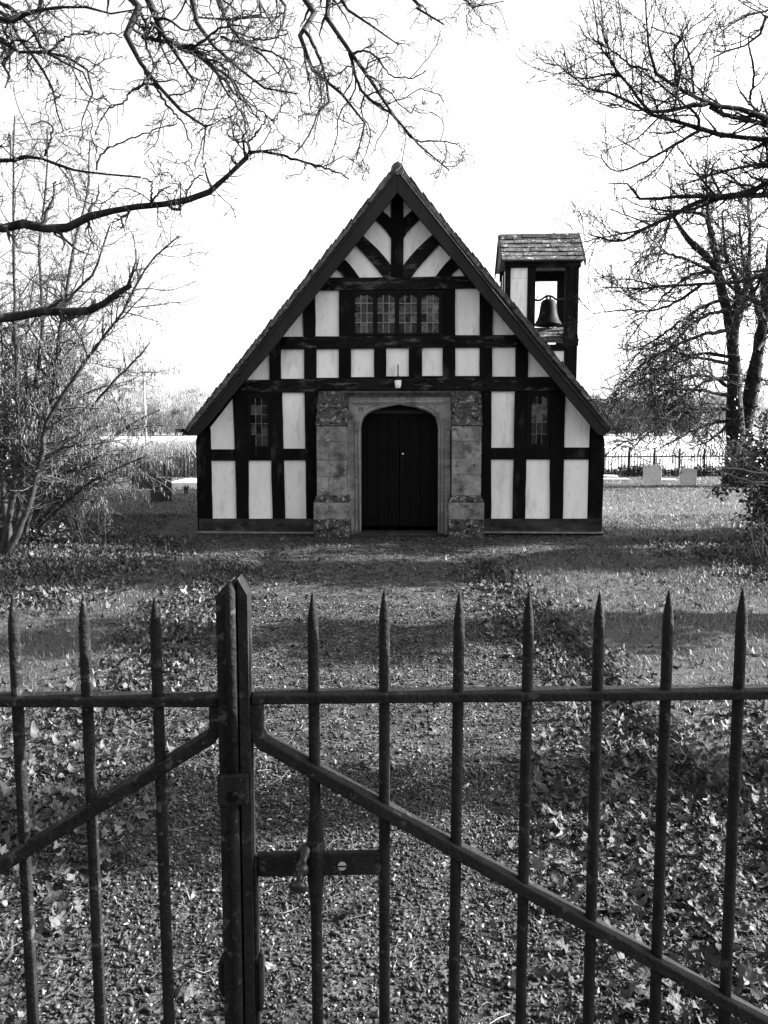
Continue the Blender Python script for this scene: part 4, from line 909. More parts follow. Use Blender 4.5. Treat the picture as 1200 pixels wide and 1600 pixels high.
# crown beyond the frame, which throws the dappled shade over path and lawn
for k in range(7):
    a = R(k * 51 + 5); z0 = 4.2 + 0.6 * k; rr = 3.6 - 0.10 * k
    p = [(0, 0, z0), (0.35 * rr * math.cos(a), 0.35 * rr * math.sin(a), z0 + 0.5), (0.7 * rr * math.cos(a + .1), 0.7 * rr * math.sin(a + .1), z0 + 0.8), (rr * math.cos(a + .25), rr * math.sin(a + .25), z0 + 0.9)]
    if p[-1][0] < -1.6: continue
    Limb.append(limb_from(p, [0.10, 0.07, 0.04, 0.012]))
tree_parts(rt, [trk], Limb, (M['bark'], M['bark'], M['twig']), l1=24, l2=9, l3=2, L1=(0.25, 1.1), L2=(0.12, 0.4), L3=(0.05, 0.13), up=0.07, rtw=(0.0036, 0.0026, 0.0024), wander=(0.16, 0.22, 0.3))

# -- the big forked tree by the railings
BT = at(1150, 755, 24.0); BT = (BT[0], 24.0); BTO = (BT[0], BT[1], 0)
bt = tag(empty('forked_tree', BTO), 'tall bare forked tree with drooping branches standing by the railings at right', 'tree')
def bpx(pxs, dY0=0, dY1=0):
    n_ = len(pxs); return rel([at(x, y, 24 + dY0 + (dY1 - dY0) * i / (n_ - 1)) for i, (x, y) in enumerate(pxs)], BTO)
m_ = 24 / FPX
trunks = [limb_from(bpx([(1150, 768), (1150, 740), (1149, 684), (1147, 582), (1143, 522), (1130, 464), (1116, 414), (1079, 378), (1041, 323)]), np.array([23, 18, 13, 9.5, 8, 6.5, 5.5, 4, 1.3]) * m_, jit=0.01),
          limb_from(bpx([(1158, 740), (1164, 667), (1184, 549), (1197, 464), (1206, 350), (1212, 200)], 0.3, 1.0), np.array([16, 12.5, 8.5, 7, 5, 2]) * m_, jit=0.01)]
Limb = []
def bl(pxs, r0, r1, d0=0, d1=0):
    p = bpx(pxs, d0, d1); Limb.append(limb_from(p, list((r0 + (r1 - r0) * np.linspace(0, 1, len(p)) ** .8) * m_), jit=0.015))
bl([(1130, 464), (1118, 397), (1106, 340), (1104, 317), (1102, 250)], 7, 1.2); bl([(1146, 540), (1153, 470), (1150, 440), (1135, 400), (1128, 330)], 8, 1.2)
bl([(1147, 520), (1165, 450), (1172, 390), (1168, 300)], 7, 1.2, 0, .6); bl([(1190, 500), (1172, 440), (1160, 400), (1155, 340)], 6, 1.2, .5, .4)
for tr in ([(1140, 515), (1080, 528), (1020, 560), (980, 592), (950, 622)], [(1145, 560), (1100, 552), (1040, 568), (985, 605), (955, 640)], [(1146, 620), (1060, 608), (1005, 636), (960, 656)],
           [(1147, 640), (1080, 640), (1030, 662), (985, 690)], [(1132, 470), (1100, 478), (1040, 520), (1000, 548), (975, 580)], [(1120, 425), (1080, 430), (1030, 470), (990, 520)],
           [(1147, 655), (1100, 665), (1060, 685), (1030, 700)], [(1145, 590), (1095, 600), (1050, 640), (1010, 680), (985, 700)], [(1136, 484), (1090, 500), (1050, 540), (1020, 600)],
           [(1150, 600), (1180, 590), (1215, 600)], [(1150, 650), (1125, 675), (1105, 690), (1090, 696)], [(1148, 570), (1075, 560), (1025, 590), (968, 610)], [(1122, 430), (1060, 400), (1010, 400), (985, 420)],
           [(1184, 549), (1210, 500), (1240, 470)], [(1105, 340), (1080, 330), (1040, 340), (1010, 370)], [(1147, 610), (1100, 585), (1040, 600), (990, 640)]):
    bl(tr, 3.0, 0.6, random.uniform(-.3, .3), random.uniform(-3, 2))
tree_parts(bt, trunks, Limb, (M['bark_ivy'], M['bark'], M['twig']), l1=20, l2=8, l3=2, L1=(0.6, 2.6), L2=(0.3, 1.0), L3=(0.1, 0.3), up=-0.03, rtw=(0.012, 0.0088, 0.0065), wander=(0.22, 0.26, 0.3))
IVY_T = []
for p, r in trunks:
    for k in range(0, 13): IVY_T.append((p[k][0], p[k][1] - 0.05, max(0.2, p[k][2]), r[k] * 1.05))
IVY_AT = bt

# -- tree behind the gate, seen only as branches mirrored in the leaded panes
ot = tag(empty('bare_tree', (1.5, -6.5, 0)), 'bare tree outside the gate, mirrored in the leaded windows', 'tree')
trk = limb_from([(0, 0, -.1), (0.1, 0, 3), (-0.1, 0, 7), (0, 0, 12)], [.35, .28, .2, .05]); Limb = []
for k in range(18):
    a = R(k * 67); z0 = 2.5 + 0.5 * k; rr = 3.6
    Limb.append(limb_from([(0, 0, z0), (rr * .35 * math.cos(a), rr * .35 * math.sin(a), z0 + .7), (rr * .7 * math.cos(a + .3), rr * .7 * math.sin(a + .3), z0 + 1.2), (rr * math.cos(a + .1), rr * math.sin(a + .1), z0 + 1.9)], [.11, .085, .06, .02]))
tree_parts(ot, [trk], Limb, (M['bark'], M['bark'], M['twig']), l1=9, l2=5, l3=0, L1=(0.6, 1.8), L2=(0.3, 0.8), rtw=(0.012, 0.008, 0.005))

# -- hazel thicket at left
HZ = ground_at(8, 872); HZO = (HZ[0], HZ[1], 0); hY = HZ[1]
hz = tag(empty('hazel_bush', HZO), 'tangled many-stemmed hazel with hanging catkins at the left edge', 'bush')
stems = []
def hs(pxs, r0, r1, Y0=0, Y1=0):
    p, r = px_limb(pxs, hY + Y0, hY + Y1, r0, r1); stems.append(limb_from(rel(p, HZO), r, jit=0.004))
hs([(0, 876), (19, 781), (27, 732), (28, 657), (23, 492), (21, 300), (22, 180)], 6, 1.1)
hs([(5, 874), (36, 814), (55, 754), (67, 710), (70, 669), (104, 608), (148, 545), (190, 490), (228, 418), (280, 369)], 6.5, 1.0, 0, -.3)
hs([(22, 850), (45, 700), (55, 611), (66, 509), (62, 382), (71, 300), (74, 200)], 5, 1.0, .4, .8)
hs([(30, 840), (70, 690), (80, 624), (95, 520), (115, 388), (137, 300), (140, 220)], 5, 1.0, .6, .9)
hs([(40, 835), (80, 640), (99, 484), (143, 432), (159, 391), (173, 350)], 4, 1.0, .5, .2)
hs([(15, 850), (0, 720), (-20, 560), (-30, 400)], 6, 1.2, .2, .6)
hs([(40, 830), (90, 740), (125, 665), (165, 610), (205, 570), (235, 535)], 4, 0.9, .8, 1.0)
hs([(50, 830), (110, 760), (150, 705), (195, 670), (225, 652), (250, 640)], 3.5, 0.9, 1.2, 1.5)
hs([(30, 840), (60, 760), (85, 690), (110, 620), (120, 540), (150, 470)], 3.5, 0.9, 1.4, 1.6)
hs([(20, 850), (30, 740), (40, 640), (40, 540), (52, 440)], 3.5, 0.9, 1.6, 1.8)
hs([(10, 850), (5, 760), (8, 640), (2, 520), (-5, 420)], 4, 0.9, 1.6, 1.8)
hs([(60, 825), (120, 770), (165, 740), (205, 722), (228, 712)], 2.5, 0.8, 1.0, .6)
Hp1, Hr1, Hp2, Hr2 = tree_parts(hz, [], stems, (M['hazel'], M['hazel'], M['twig_pale']), bias=(0.0, 0.36, 0.0), tpow=1.35, l1=30, l2=11, l3=3, L1=(0.4, 1.6), L2=(0.15, 0.6), L3=(0.05, 0.2), up=0.02, rtw=(0.0034, 0.0026, 0.0022), wander=(0.16, 0.25, 0.3), name_limb='stem', t0_=0.22)
# catkins hang from the twigs
def hang(P, n, L, r, zmax):
    i = RNG.integers(0, len(P), n); k = RNG.integers(1, P.shape[1], n); p = P[i, k]; p = p[(p[:, 2] < zmax) & (p[:, 2] > 0.55)]; n = len(p)
    ln = RNG.uniform(*L, n); d = np.stack([RNG.normal(size=n) * .15, RNG.normal(size=n) * .15, -np.ones(n)], 1)
    pts = np.stack([p, p + d * (ln * 0.5)[:, None], p + d * ln[:, None]], 1); rr = np.tile([r * 0.7, r, r * 0.5], (n, 1)); return tubes(pts, rr, 4)
v, q = hang(Hp2, 11000, (0.03, 0.075), 0.0050, 3.0)
o = link('catkins', mesh_np('catkins', v, [q], None, True), M['catkin'], hz); o['kind'] = 'stuff'

# leaf shapes
def leaf_ellipse(w=0.5):
    v = [(0, 0, 0), (w * 0.5, 0.25, 0.05), (w * 0.55, 0.55, 0.06), (0, 1, 0), (-w * 0.55, 0.55, 0.06), (-w * 0.5, 0.25, 0.05), (0, 0.5, 0)]
    return v, [(0, 1, 6), (1, 2, 6), (2, 3, 6), (3, 4, 6), (4, 5, 6), (5, 0, 6)]
def leaf_lobed(lobes, curl, seed, wide=0.42, K_=8):
    """oak / maple outline: midrib strip with lobed half widths"""
    rs = np.random.default_rng(seed); n = K_; t = np.linspace(0, 1, n); env = np.sin(np.pi * np.clip(t * 0.93 + 0.03, 0, 1)) ** 0.7 * wide
    hw = env * (0.66 + 0.40 * np.cos(t * 2 * np.pi * lobes + 0.6)); hwr = env * (0.66 + 0.40 * np.cos(t * 2 * np.pi * lobes + 0.9))
    c = curl * (t - 0.45) ** 2 + rs.normal(size=n) * 0.012
    V = [(0, a, z) for a, z in zip(t - 0.5, c)] + [(-w, a + w * 0.25, z + w * w * rs.uniform(0.2, 1.0)) for a, w, z in zip(t - 0.5, hw, c)] + [(w, a + w * 0.25, z + w * w * rs.uniform(0.2, 1.0)) for a, w, z in zip(t - 0.5, hwr, c)]
    f = []
    for i in range(n - 1): f += [(i, i + 1, n + i + 1), (i, n + i + 1, n + i), (i, 2 * n + i, 2 * n + i + 1), (i, 2 * n + i + 1, i + 1)]
    V += [(0.0, -0.62, 0.05)]; f += [(0, n, 3 * n), (0, 3 * n, 2 * n)]
    return np.array(V), np.array(f)
def bush_leaves(centres, n, size, tone=(0.5, 1.6), name='foliage', parent=None, mat='leaf_green', flat=False):
    """leaves spread through lumps (x,y,z,r)"""
    cs = np.array(centres); w = cs[:, 3] ** 2; i = RNG.choice(len(cs), n, p=w / w.sum())
    d = norm(RNG.normal(size=(n, 3))); rr = cs[i, 3] * RNG.random(n) ** 0.45; pos = cs[i, :3] + d * rr[:, None] * np.array([1, 1, 0.8]); pos = pos[pos[:, 2] > 0.01]; n = len(pos)
    rm = rot_z(RNG.uniform(0, 6.28, n)) @ rot_x(RNG.normal(size=n) * 0.6 - 0.3) @ rot_y(RNG.normal(size=n) * 0.5)
    pv_, pf_ = leaf_ellipse(); s_ = RNG.uniform(size * 0.6, size * 1.3, n)
    tn = RNG.uniform(*tone, n)
    return scat_join(name, [scatter(pv_, pf_, pos, rm, s_[:, None], tn)], M[mat], parent=parent, smooth=True)
def stems_to(centres, base, rad, mat, parent, name='stem'):
    for k, c in enumerate(centres):
        b = np.array(base) + RNG.normal(size=3) * np.array([0.25, 0.25, 0]); b[2] = -0.05; c = np.array(c[:3]); mid = (b + c) / 2 + RNG.normal(size=3) * 0.15
        p, r = limb_from([b, mid, c + np.array([0, 0, 0.1])], [rad, rad * 0.7, rad * 0.3], K=10)
        v, q = tubes(p[None], r[None], 6); link(name, mesh_np(name, v, [q], None, True), mat, parent)
bush_leaves(IVY_T, 5200, 0.11, (0.3, 1.2), 'ivy', IVY_AT)
# undergrowth at the hazel's foot
c0 = ground_at(100, 850); 
bb = tag(empty('bramble_patch', (c0[0], c0[1], 0)), 'low bramble patch with leafy arching stems beneath the hazel', 'bramble')
cen = []
for _ in range(34):
    x_ = RNG.uniform(-1.7, 0.7); k_ = float(np.clip((0.5 - x_) / 1.3, 0.15, 1)); cen.append((x_, RNG.uniform(-0.5, 1.3), RNG.uniform(0.03, 0.5) * k_, RNG.uniform(0.2, 0.42) * (0.45 + 0.55 * k_)))
bush_leaves(cen, 11000, 0.055, (0.4, 4.5), 'bramble_leaves', bb)
P = []
for k in range(150):
    b = np.array([RNG.uniform(-1.6, 0.8), RNG.uniform(-0.5, 1.6), 0]); a = RNG.uniform(0, 6.28); L = RNG.uniform(0.5, 1.3); h = RNG.uniform(0.3, 0.9); d = np.array([math.cos(a), math.sin(a), 0])
    P.append([b + d * L * t + np.array([0, 0, h * 4 * t * (1 - t * 0.75)]) + RNG.normal(size=3) * 0.02 for t in np.linspace(0, 1, 8)])
P = np.array(P); v, q = tubes(P, np.tile(np.linspace(0.0038, 0.0015, 8), (len(P), 1)), 4)
o = link('bramble_stems', mesh_np('bramble_stems', v, [q], None, True), M['twig_pale'], bb); o['kind'] = 'stuff'
# dark laurel behind the hazel
c0 = ground_at(60, 790); lb = tag(empty('laurel_bush', (c0[0], c0[1], 0)), 'dark leafy laurel behind the hazel stems at the left edge', 'bush')
cen = []
for px, py, Y, r in ((-40, 700, 14, .7), (15, 690, 14.2, .55), (60, 720, 14, .5), (100, 735, 14.2, .38), (135, 755, 14, .28), (20, 750, 13.5, .6), (75, 765, 13.5, .42), (-60, 760, 13, .8), (-10, 640, 14.5, .4), (45, 655, 14.5, .35), (115, 770, 13.4, .25), (90, 690, 14.6, .28)):
    p = at(px, py, Y); cen.append((p[0] - c0[0], p[1] - c0[1], max(.1, p[2]), r))
bush_leaves(cen, 9000, 0.085, (0.4, 1.8), 'foliage', lb); stems_to(cen[:6], (-0.3, 0.3, 0), 0.02, M['bark_ivy'], lb)
# evergreen bush at right
c0 = np.array([at(1190, 800, 12.5)[0], 12.5, 0])
eb = tag(empty('evergreen_bush', tuple(c0)), 'dark evergreen bush crowding the lawn at the right edge', 'bush')
cen = []
for px, py, Y, r in ((1190, 765, 12.5, .42), (1155, 740, 12.8, .34), (1170, 720, 13.2, .45), (1125, 768, 12.6, .20), (1205, 720, 12.8, .6), (1215, 800, 12.2, .6), (1195, 690, 13.4, .35), (1215, 660, 13.2, .35), (1186, 800, 12.4, .20), (1200, 840, 11.6, .42),
                     (1240, 780, 12, .7), (1260, 720, 12.5, .8), (1300, 700, 12, .9), (1290, 800, 11.5, .8), (1330, 820, 11, .8), (1195, 655, 14.5, .3), (1230, 860, 10.6, .5), (1195, 880, 10.3, .28), (1160, 700, 14, .35)):
    p = at(px, py, Y); cen.append((p[0] - c0[0], p[1] - c0[1], p[2], r))
bush_leaves(cen, 15000, 0.075, (0.4, 1.6), 'foliage', eb)
stems_to(cen[11:16], (0.9, 0.2, 0), 0.02, M['bark_ivy'], eb)
def pale_sticks(sets, name, lab, cat, mat):
    for pts, r in sets:
        b = np.array(pts[0]); o_ = (b[0], b[1], b[2])
        p, rr = limb_from([np.array(q_) - b for q_ in pts], np.linspace(r, r * 0.35, len(pts)), K=14, jit=0.003)
        v, q = tubes(p[None], rr[None], 6); o = link(name, mesh_np(name, v, [q], None, True), mat, None, o_); tag(o, lab, cat, 'pale dead stems by the right-hand bush')
def stems_at(lst): return [([at(x, y, Y) for x, y in pts], r) for pts, Y, r in lst]
dead = stems_at([([(1215, 738), (1190, 740), (1150, 732), (1115, 731), (1095, 733)], 11.6, .014), ([(1215, 752), (1180, 753), (1150, 745), (1118, 733)], 11.5, .011), ([(1215, 762), (1180, 756), (1150, 752)], 11.5, .009), ([(1215, 745), (1195, 738), (1172, 726), (1155, 715)], 11.7, .009)])
for i, (pts, r) in enumerate(dead):
    b = np.array(pts[0]); p, rr = limb_from([np.array(q_) - np.array([c0[0], c0[1], 0]) for q_ in pts], np.linspace(r, r * 0.4, len(pts)), K=14, jit=0.003)
    v, q = tubes(p[None], rr[None], 6); o = link('dead_branch', mesh_np('dead_branch', v, [q], None, True), M['pale_stem'], eb)
# tuft of pale stems rising from the lawn's right side
tb = ground_at(1185, 880); tf = tag(empty('dead_stems', (tb[0], tb[1], 0)), 'tuft of pale leaning dead stems in front of the evergreen bush', 'stems')
for k in range(20):
    a = RNG.uniform(-0.5, 0.5); L = RNG.uniform(0.35, 0.75); b = np.array([RNG.uniform(-.05, .5), RNG.uniform(-.3, .3), -0.02])
    tip = b + np.array([math.sin(a) * L, RNG.normal() * .15, math.cos(a) * L * .85]); p, r = limb_from([b, (b + tip) / 2 + np.array([0, 0, .06]), tip], [.006, .0045, .0025], K=8)
    v, q = tubes(p[None], r[None], 5); link('stem', mesh_np('stem', v, [q], None, True), M['pale_stem'], tf)

# unseen evergreens added beyond the right edge to band lawn and path with shade
for (hx_, hy_, z0, z1, rr, nl, lab) in ((8.0, 6.95, 1.9, 5.8, 0.50, 7000, 'slim unseen holly placed to shade the middle of the right-hand lawn'), (10.4, 10.3, 1.4, 7.4, 0.95, 15000, 'broad unseen holly behind the evergreen bush, placed for its shade'),
                                        (7.6, 4.15, 2.2, 5.4, 0.32, 3600, 'slender unseen holly nearest the gate, placed for its shade'), (10.0, 12.7, 0.9, 7.2, 0.85, 13000, 'unseen holly at the far corner of the lawn, placed for its shade')):
    ht = tag(empty('shade_holly', (hx_, hy_, 0)), lab, 'tree', 'unseen evergreens placed for their shade')
    p, r = limb_from([(0, 0, -0.1), (0.05, 0.03, z0), (0, 0, z1)], [0.11, 0.08, 0.02]); v, q = tubes(p[None], r[None], 8); link('trunk', mesh_np('trunk', v, [q], None, True), M['bark'], ht)
    cen = [(RNG.normal() * rr * .5, RNG.normal() * rr * .5, RNG.uniform(z0, z1), RNG.uniform(0.4, 0.75) * rr) for _ in range(44)]
    bush_leaves(cen, nl, 0.12, (0.5, 1.6), 'crown', ht)

# ------------------------------------------------------------------ the churchyard beyond
def headstone(px0, px1, ptop, pbase, shape, mat, label, cat='headstone', th=0.09, group=None, lean=0.0, name='headstone'):
    g = ground_at((px0 + px1) / 2, pbase); Y = g[1]; w = (px1 - px0) / FPX * Y; h = at(600, ptop, Y)[2]; a = w / 2
    if shape == 'peak': top_ = [(-a, h * 0.9), (-a * 0.55, h * 0.93), (0, h), (a * 0.55, h * 0.93), (a, h * 0.9)]
    elif shape == 'curve': top_ = [(-a, h * 0.95), (-a * 0.6, h * 0.985), (0, h), (a * 0.6, h * 0.985), (a, h * 0.95)]
    else: top_ = [(-a, h), (a, h)]
    o = MB().prism([(a, -0.1), (-a, -0.1)] + top_, -th / 2, th / 2).build(name, M[mat], None, bevel=0.012, loc=(g[0], Y, 0), rot=(lean, 0, random.uniform(-.05, .05)))
    return tag(o, label, cat, group)
headstone(1005, 1032.5, 726, 758.5, 'curve', 'grave_pale', 'broad pale headstone with gently curved top before the railings', group='headstones right of the chapel')
headstone(1061, 1087.5, 730.5, 758.5, 'peak', 'grave_pale', 'pale headstone with peaked top, nearer the forked tree', group='headstones right of the chapel')
headstone(236, 268.5, 746.5, 783, 'flat', 'grave_dark', 'square dark headstone standing nearest the chapel wall at left', group='headstones left of the chapel')
headstone(207, 246, 739, 764, 'flat', 'grave_dark', 'wide dark headstone half hidden behind the nearer square one', group='headstones left of the chapel')
headstone(183, 208.5, 747.5, 764, 'flat', 'marble', 'small bright headstone at the left of the dark ones', group='headstones left of the chapel')
headstone(105, 151, 747, 763, 'flat', 'marble', 'long low white tomb chest seen through the hazel stems', 'tomb', th=0.5, name='chest_tomb')
headstone(127, 155, 769, 786, 'flat', 'grave_dark', 'low dark leaning stone under the hazel twigs', group='headstones left of the chapel', lean=R(-18))
def slab(px0, px1, py0, py1, h, mat, name, label, cat, dep=0.55):
    a, b = ground_at(px0, py1), ground_at(px1, py1); c = ground_at(px0, py0)
    return tag(MB().box(0, b[0] - a[0], 0, dep, -0.05, h).build(name, M[mat], None, bevel=0.015, loc=(a[0], a[1], 0)), label, cat)
slab(262, 315, 752, 762, 0.16, 'marble', 'ledger_stone', 'long white ledger stone lying beside the chapel wall at left', 'grave slab', 2.3)
slab(946, 966, 741, 747, 0.09, 'marble', 'ledger_stone', 'white grave slab on the grass just right of the chapel corner', 'grave slab')
slab(940, 985, 747.5, 750.5, 0.05, 'grave_pale', 'kerb_stone', 'low grey kerb stones in the grass before the white slab', 'grave kerb')
slab(1034, 1058, 748, 752, 0.07, 'marble', 'kerb_stone', 'white kerb stones between the two pale headstones', 'grave kerb')
def pot(px, py, wpx, hpx, label, mat='terracotta', group='flower pots'):
    g = ground_at(px, py); u_ = g[1] / FPX; r = wpx * u_ / 2; h = hpx * u_
    o = tag(empty('flower_pot', (g[0], g[1], 0)), label, 'flower pot', group)
    lathe([(0.001, 0), (r * 0.72, 0), (r * 0.92, h * 0.78), (r, h * 0.8), (r, h), (r * 0.86, h), (r * 0.8, h * 0.8), (0.001, h * 0.78)], 14).build('pot', M[mat], o, smooth=False)
    pv_, pf_ = leaf_ellipse(); n = 26; pos = np.stack([RNG.normal(size=n) * r * .5, RNG.normal(size=n) * r * .5, np.full(n, h) + RNG.random(n) * h * .25], 1)
    scat_join('dried_plant', [scatter(pv_, pf_, pos, rot_z(RNG.uniform(0, 6, n)) @ rot_x(RNG.normal(size=n)), np.full((n, 1), r * .6), RNG.uniform(.5, 2, n))], M['leaf_green'], parent=o)
pot(1142.5, 825, 10.5, 9.5, 'pale clay pot on the lawn, the left of a touching pair by the bush')
pot(1153, 824.5, 10.5, 10, 'clay pot on the lawn, the right of a touching pair by the bush')
pot(291, 771, 9, 11, 'dark pot standing before the long white ledger stone', 'grave_dark')
# railings
fe = tag(empty('railings', (0, 0, 0)), 'black spiked iron railings along the far edge of the churchyard', 'railings')
fa, fb = ground_at(900, 745.5), ground_at(1185, 743.5); L = np.linalg.norm(fb - fa); n = 58
fe.location = fa; fe.rotation_euler = (0, 0, math.atan2(fb[1] - fa[1], fb[0] - fa[0]))
sb = MB().tube([(0, 0, 0), (0, 0, 0.86), (0, 0, 0.99)], [0.018, 0.018, 0.004], 5); sbm = bpy.data.meshes.new('railing_bar'); sbm.from_pydata(sb.v, [], sb.f); sbm.materials.append(M['iron_dark'])
for i in range(n): o = link('railing_bar', sbm, None, fe, (L * i / n, 0, random.uniform(-.015, .01)))
for z in (0.14, 0.78): MB().box(-0.1, L, -0.016, 0.016, z - 0.026, z + 0.026).build('rail', M['iron_dark'], fe)
for i in range(0, 8): MB().box(-0.03, 0.03, -0.03, 0.03, -0.1, 1.10).build('railing_post', M['iron_dark'], fe, loc=(L * i / 7.3 + 0.09, 0.052, 0))
# ivy bank along the railings, reeds on the left, pole
cen = []
for k in range(34): t = k / 33; p = fa * (1 - t) + fb * t; cen.append((p[0] + random.uniform(-.2, .2), p[1] + random.uniform(0.2, .9), random.uniform(0.05, 0.3), random.uniform(0.2, 0.36)))
iv = bush_leaves(cen, 9000, 0.09, (0.4, 1.5), 'ivy'); iv['label'] = 'dark ivy along the foot of the railings'
n = 5200
x = RNG.uniform(-13.5, -6.6, n); y = RNG.uniform(29.5, 34, n); h = RNG.uniform(0.7, 1.5, n) * (0.75 + 0.4 * vnoise(x * 1.2, y, 31))
P = np.stack([np.stack([x, y, terrain(x, y)], 1), np.stack([x + RNG.normal(size=n) * .06, y, h * .6], 1), np.stack([x + RNG.normal(size=n) * .2, y + RNG.normal(size=n) * .1, h], 1)], 1)
v, q = tubes(P, np.tile([0.012, 0.014, 0.004], (n, 1)), 3)
ro_ = link('reeds', mesh_np('reeds', v, [q], np.repeat(RNG.uniform(0.06, 0.34, n), 9)), M['reed']); ro_['kind'] = 'stuff'
pp = at(228.5, 706, 92.0); zt_ = at(228.5, 574, 92.0)[2]
po = tag(empty('utility_pole', (pp[0], 92.0, 0.2)), 'thin wooden utility pole standing in the field left of the chapel', 'pole')
MB().tube([(0, 0, -0.4), (0, 0, zt_ - 0.2)], [0.17, 0.12], 10).build('pole', M['pole'], po, smooth=True)
MB().box(-0.5, 0.5, -0.06, 0.06, zt_ - 0.75, zt_ - 0.63).build('cross_arm', M['pole'], po)
# distant woods: bare crowns
def far_tree(x, y, z, h, w, n):
    """bare crown as thin slivers fanning out of a trunk; returns triangles"""
    b = np.zeros((n, 3)); t = RNG.random(n); a = RNG.uniform(0, 6.28, n); e = RNG.uniform(0.1, 1.0, n) ** .6
    cen_ = np.stack([np.cos(a) * w * e * np.sin(t * 2.6 + .25), np.sin(a) * w * e * np.sin(t * 2.6 + .25), h * (0.12 + 0.86 * t)], 1)
    d = norm(cen_ - np.array([0, 0, h * 0.1]) + RNG.normal(size=(n, 3)) * h * 0.10); L = RNG.uniform(0.6, 2.2, n)[:, None] * h / 11; s_ = norm(np.cross(d, RNG.normal(size=(n, 3)))) * RNG.uniform(.03, .10, n)[:, None] * h / 11
    o_ = np.array([x, y, z]); V = np.stack([cen_ - s_ + o_, cen_ + s_ + o_, cen_ + d * L + o_], 1).reshape(-1, 3); return V, np.arange(3 * n).reshape(-1, 3)
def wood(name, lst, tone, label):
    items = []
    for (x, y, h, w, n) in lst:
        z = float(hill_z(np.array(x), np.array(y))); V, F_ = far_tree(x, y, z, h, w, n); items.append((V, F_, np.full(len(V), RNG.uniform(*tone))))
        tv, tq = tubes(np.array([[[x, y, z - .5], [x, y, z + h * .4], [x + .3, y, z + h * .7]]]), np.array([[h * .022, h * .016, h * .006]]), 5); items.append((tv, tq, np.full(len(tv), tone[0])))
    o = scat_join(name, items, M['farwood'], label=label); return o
L1_ = []
for k in range(46): L1_.append((RNG.uniform(-95, -38), RNG.uniform(236, 262), RNG.uniform(5, 9), RNG.uniform(2.5, 4), 1100))
for k in range(44): L1_.append((RNG.uniform(40, 110), RNG.uniform(234, 255), RNG.uniform(7, 12), RNG.uniform(3, 4.5), 1300))
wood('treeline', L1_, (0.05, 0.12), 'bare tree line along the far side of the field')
L2_ = []
for k in range(70): L2_.append((RNG.uniform(-150, -60), RNG.uniform(330, 430), RNG.uniform(9, 14), RNG.uniform(4, 6.5), 900))
for k in range(50): L2_.append((RNG.uniform(70, 180), RNG.uniform(330, 430), RNG.uniform(9, 13), RNG.uniform(4, 6.5), 800))
wood('hillside_wood', L2_, (0.16, 0.26), 'bare wood on the far hillside')  # paler twig tone, painting in the haze over the far hill

# ------------------------------------------------------------------ gravel, grass, litter, fallen leaves
def in_view(x, y, pad=0.35): return (np.abs(x) < 0.53 * y + pad)
ICO_T = (1 + 5 ** .5) / 2
ico_v = norm(np.array([(-1, ICO_T, 0), (1, ICO_T, 0), (-1, -ICO_T, 0), (1, -ICO_T, 0), (0, -1, ICO_T), (0, 1, ICO_T), (0, -1, -ICO_T), (0, 1, -ICO_T), (ICO_T, 0, -1), (ICO_T, 0, 1), (-ICO_T, 0, -1), (-ICO_T, 0, 1)], float))
ico_f = np.array([(0, 11, 5), (0, 5, 1), (0, 1, 7), (0, 7, 10), (0, 10, 11), (1, 5, 9), (5, 11, 4), (11, 10, 2), (10, 7, 6), (7, 1, 8), (3, 9, 4), (3, 4, 2), (3, 2, 6), (3, 6, 8), (3, 8, 9), (4, 9, 5), (2, 4, 11), (6, 2, 10), (8, 6, 7), (9, 8, 1)])
oct_v = np.array([(1, 0, 0), (-1, 0, 0), (0, 1, 0), (0, -1, 0), (0, 0, 1), (0, 0, -1)], float); oct_f = np.array([(0, 2, 4), (2, 1, 4), (1, 3, 4), (3, 0, 4), (2, 0, 5), (1, 2, 5), (3, 1, 5), (0, 3, 5)])
def rand_rot(n): return rot_z(RNG.uniform(0, 6.28, n)) @ rot_x(RNG.uniform(0, 6.28, n)) @ rot_z(RNG.uniform(0, 6.28, n))
def stone_zone(n, y0, y1, size, protos, keep=1.0):
    y = np.sqrt(RNG.uniform(y0 ** 2, y1 ** 2, n)); x = RNG.uniform(-1, 1, n) * (0.53 * y + 1.0)
    m = path_mask(x, y, 0.15) + RNG.random(n) * 0.25 > 0.6; x, y = x[m], y[m]; n = len(x)
    s_ = size * np.exp(RNG.normal(size=n) * 0.32); z = terrain(x, y) + s_ * RNG.uniform(-0.2, 0.9, n)
    tn = np.clip(np.exp(RNG.normal(size=n) * 1.05 - 4.05), 0.002, 0.24); pos = np.stack([x, y, z], 1)
    rm = rot_z(RNG.uniform(0, 6.28, n)) @ rot_x(RNG.normal(size=n) * 0.5) @ rot_y(RNG.normal(size=n) * 0.5)
    sc = s_[:, None] * np.stack([RNG.uniform(0.8, 1.9, n), RNG.uniform(0.55, 1.05, n), RNG.uniform(0.35, 0.8, n)], 1)
    out = []; pick = RNG.integers(0, len(protos), n)
    for k, (pv_, pf_) in enumerate(protos):
        mm = pick == k
        if mm.any(): out.append(scatter(pv_, pf_, pos[mm], rm[mm], sc[mm], tn[mm]))
    return out
def lumpy(v, f, k): 
    r = np.random.default_rng(k); return (v * (1 + r.uniform(-0.4, 0.4, (len(v), 1))), f)
icos = [lumpy(ico_v, ico_f, k) for k in range(5)]; octs = [lumpy(oct_v, oct_f, k) for k in range(5)]
gi = stone_zone(72000, 1.75, 3.6, 0.0050, icos[:3] + octs[:2]) + stone_zone(66000, 3.4, 7.2, 0.0070, octs) + stone_zone(20000, 7.0, 12.3, 0.010, octs)
scat_join('gravel', gi, M['gravel'], label='loose flint gravel on the path')
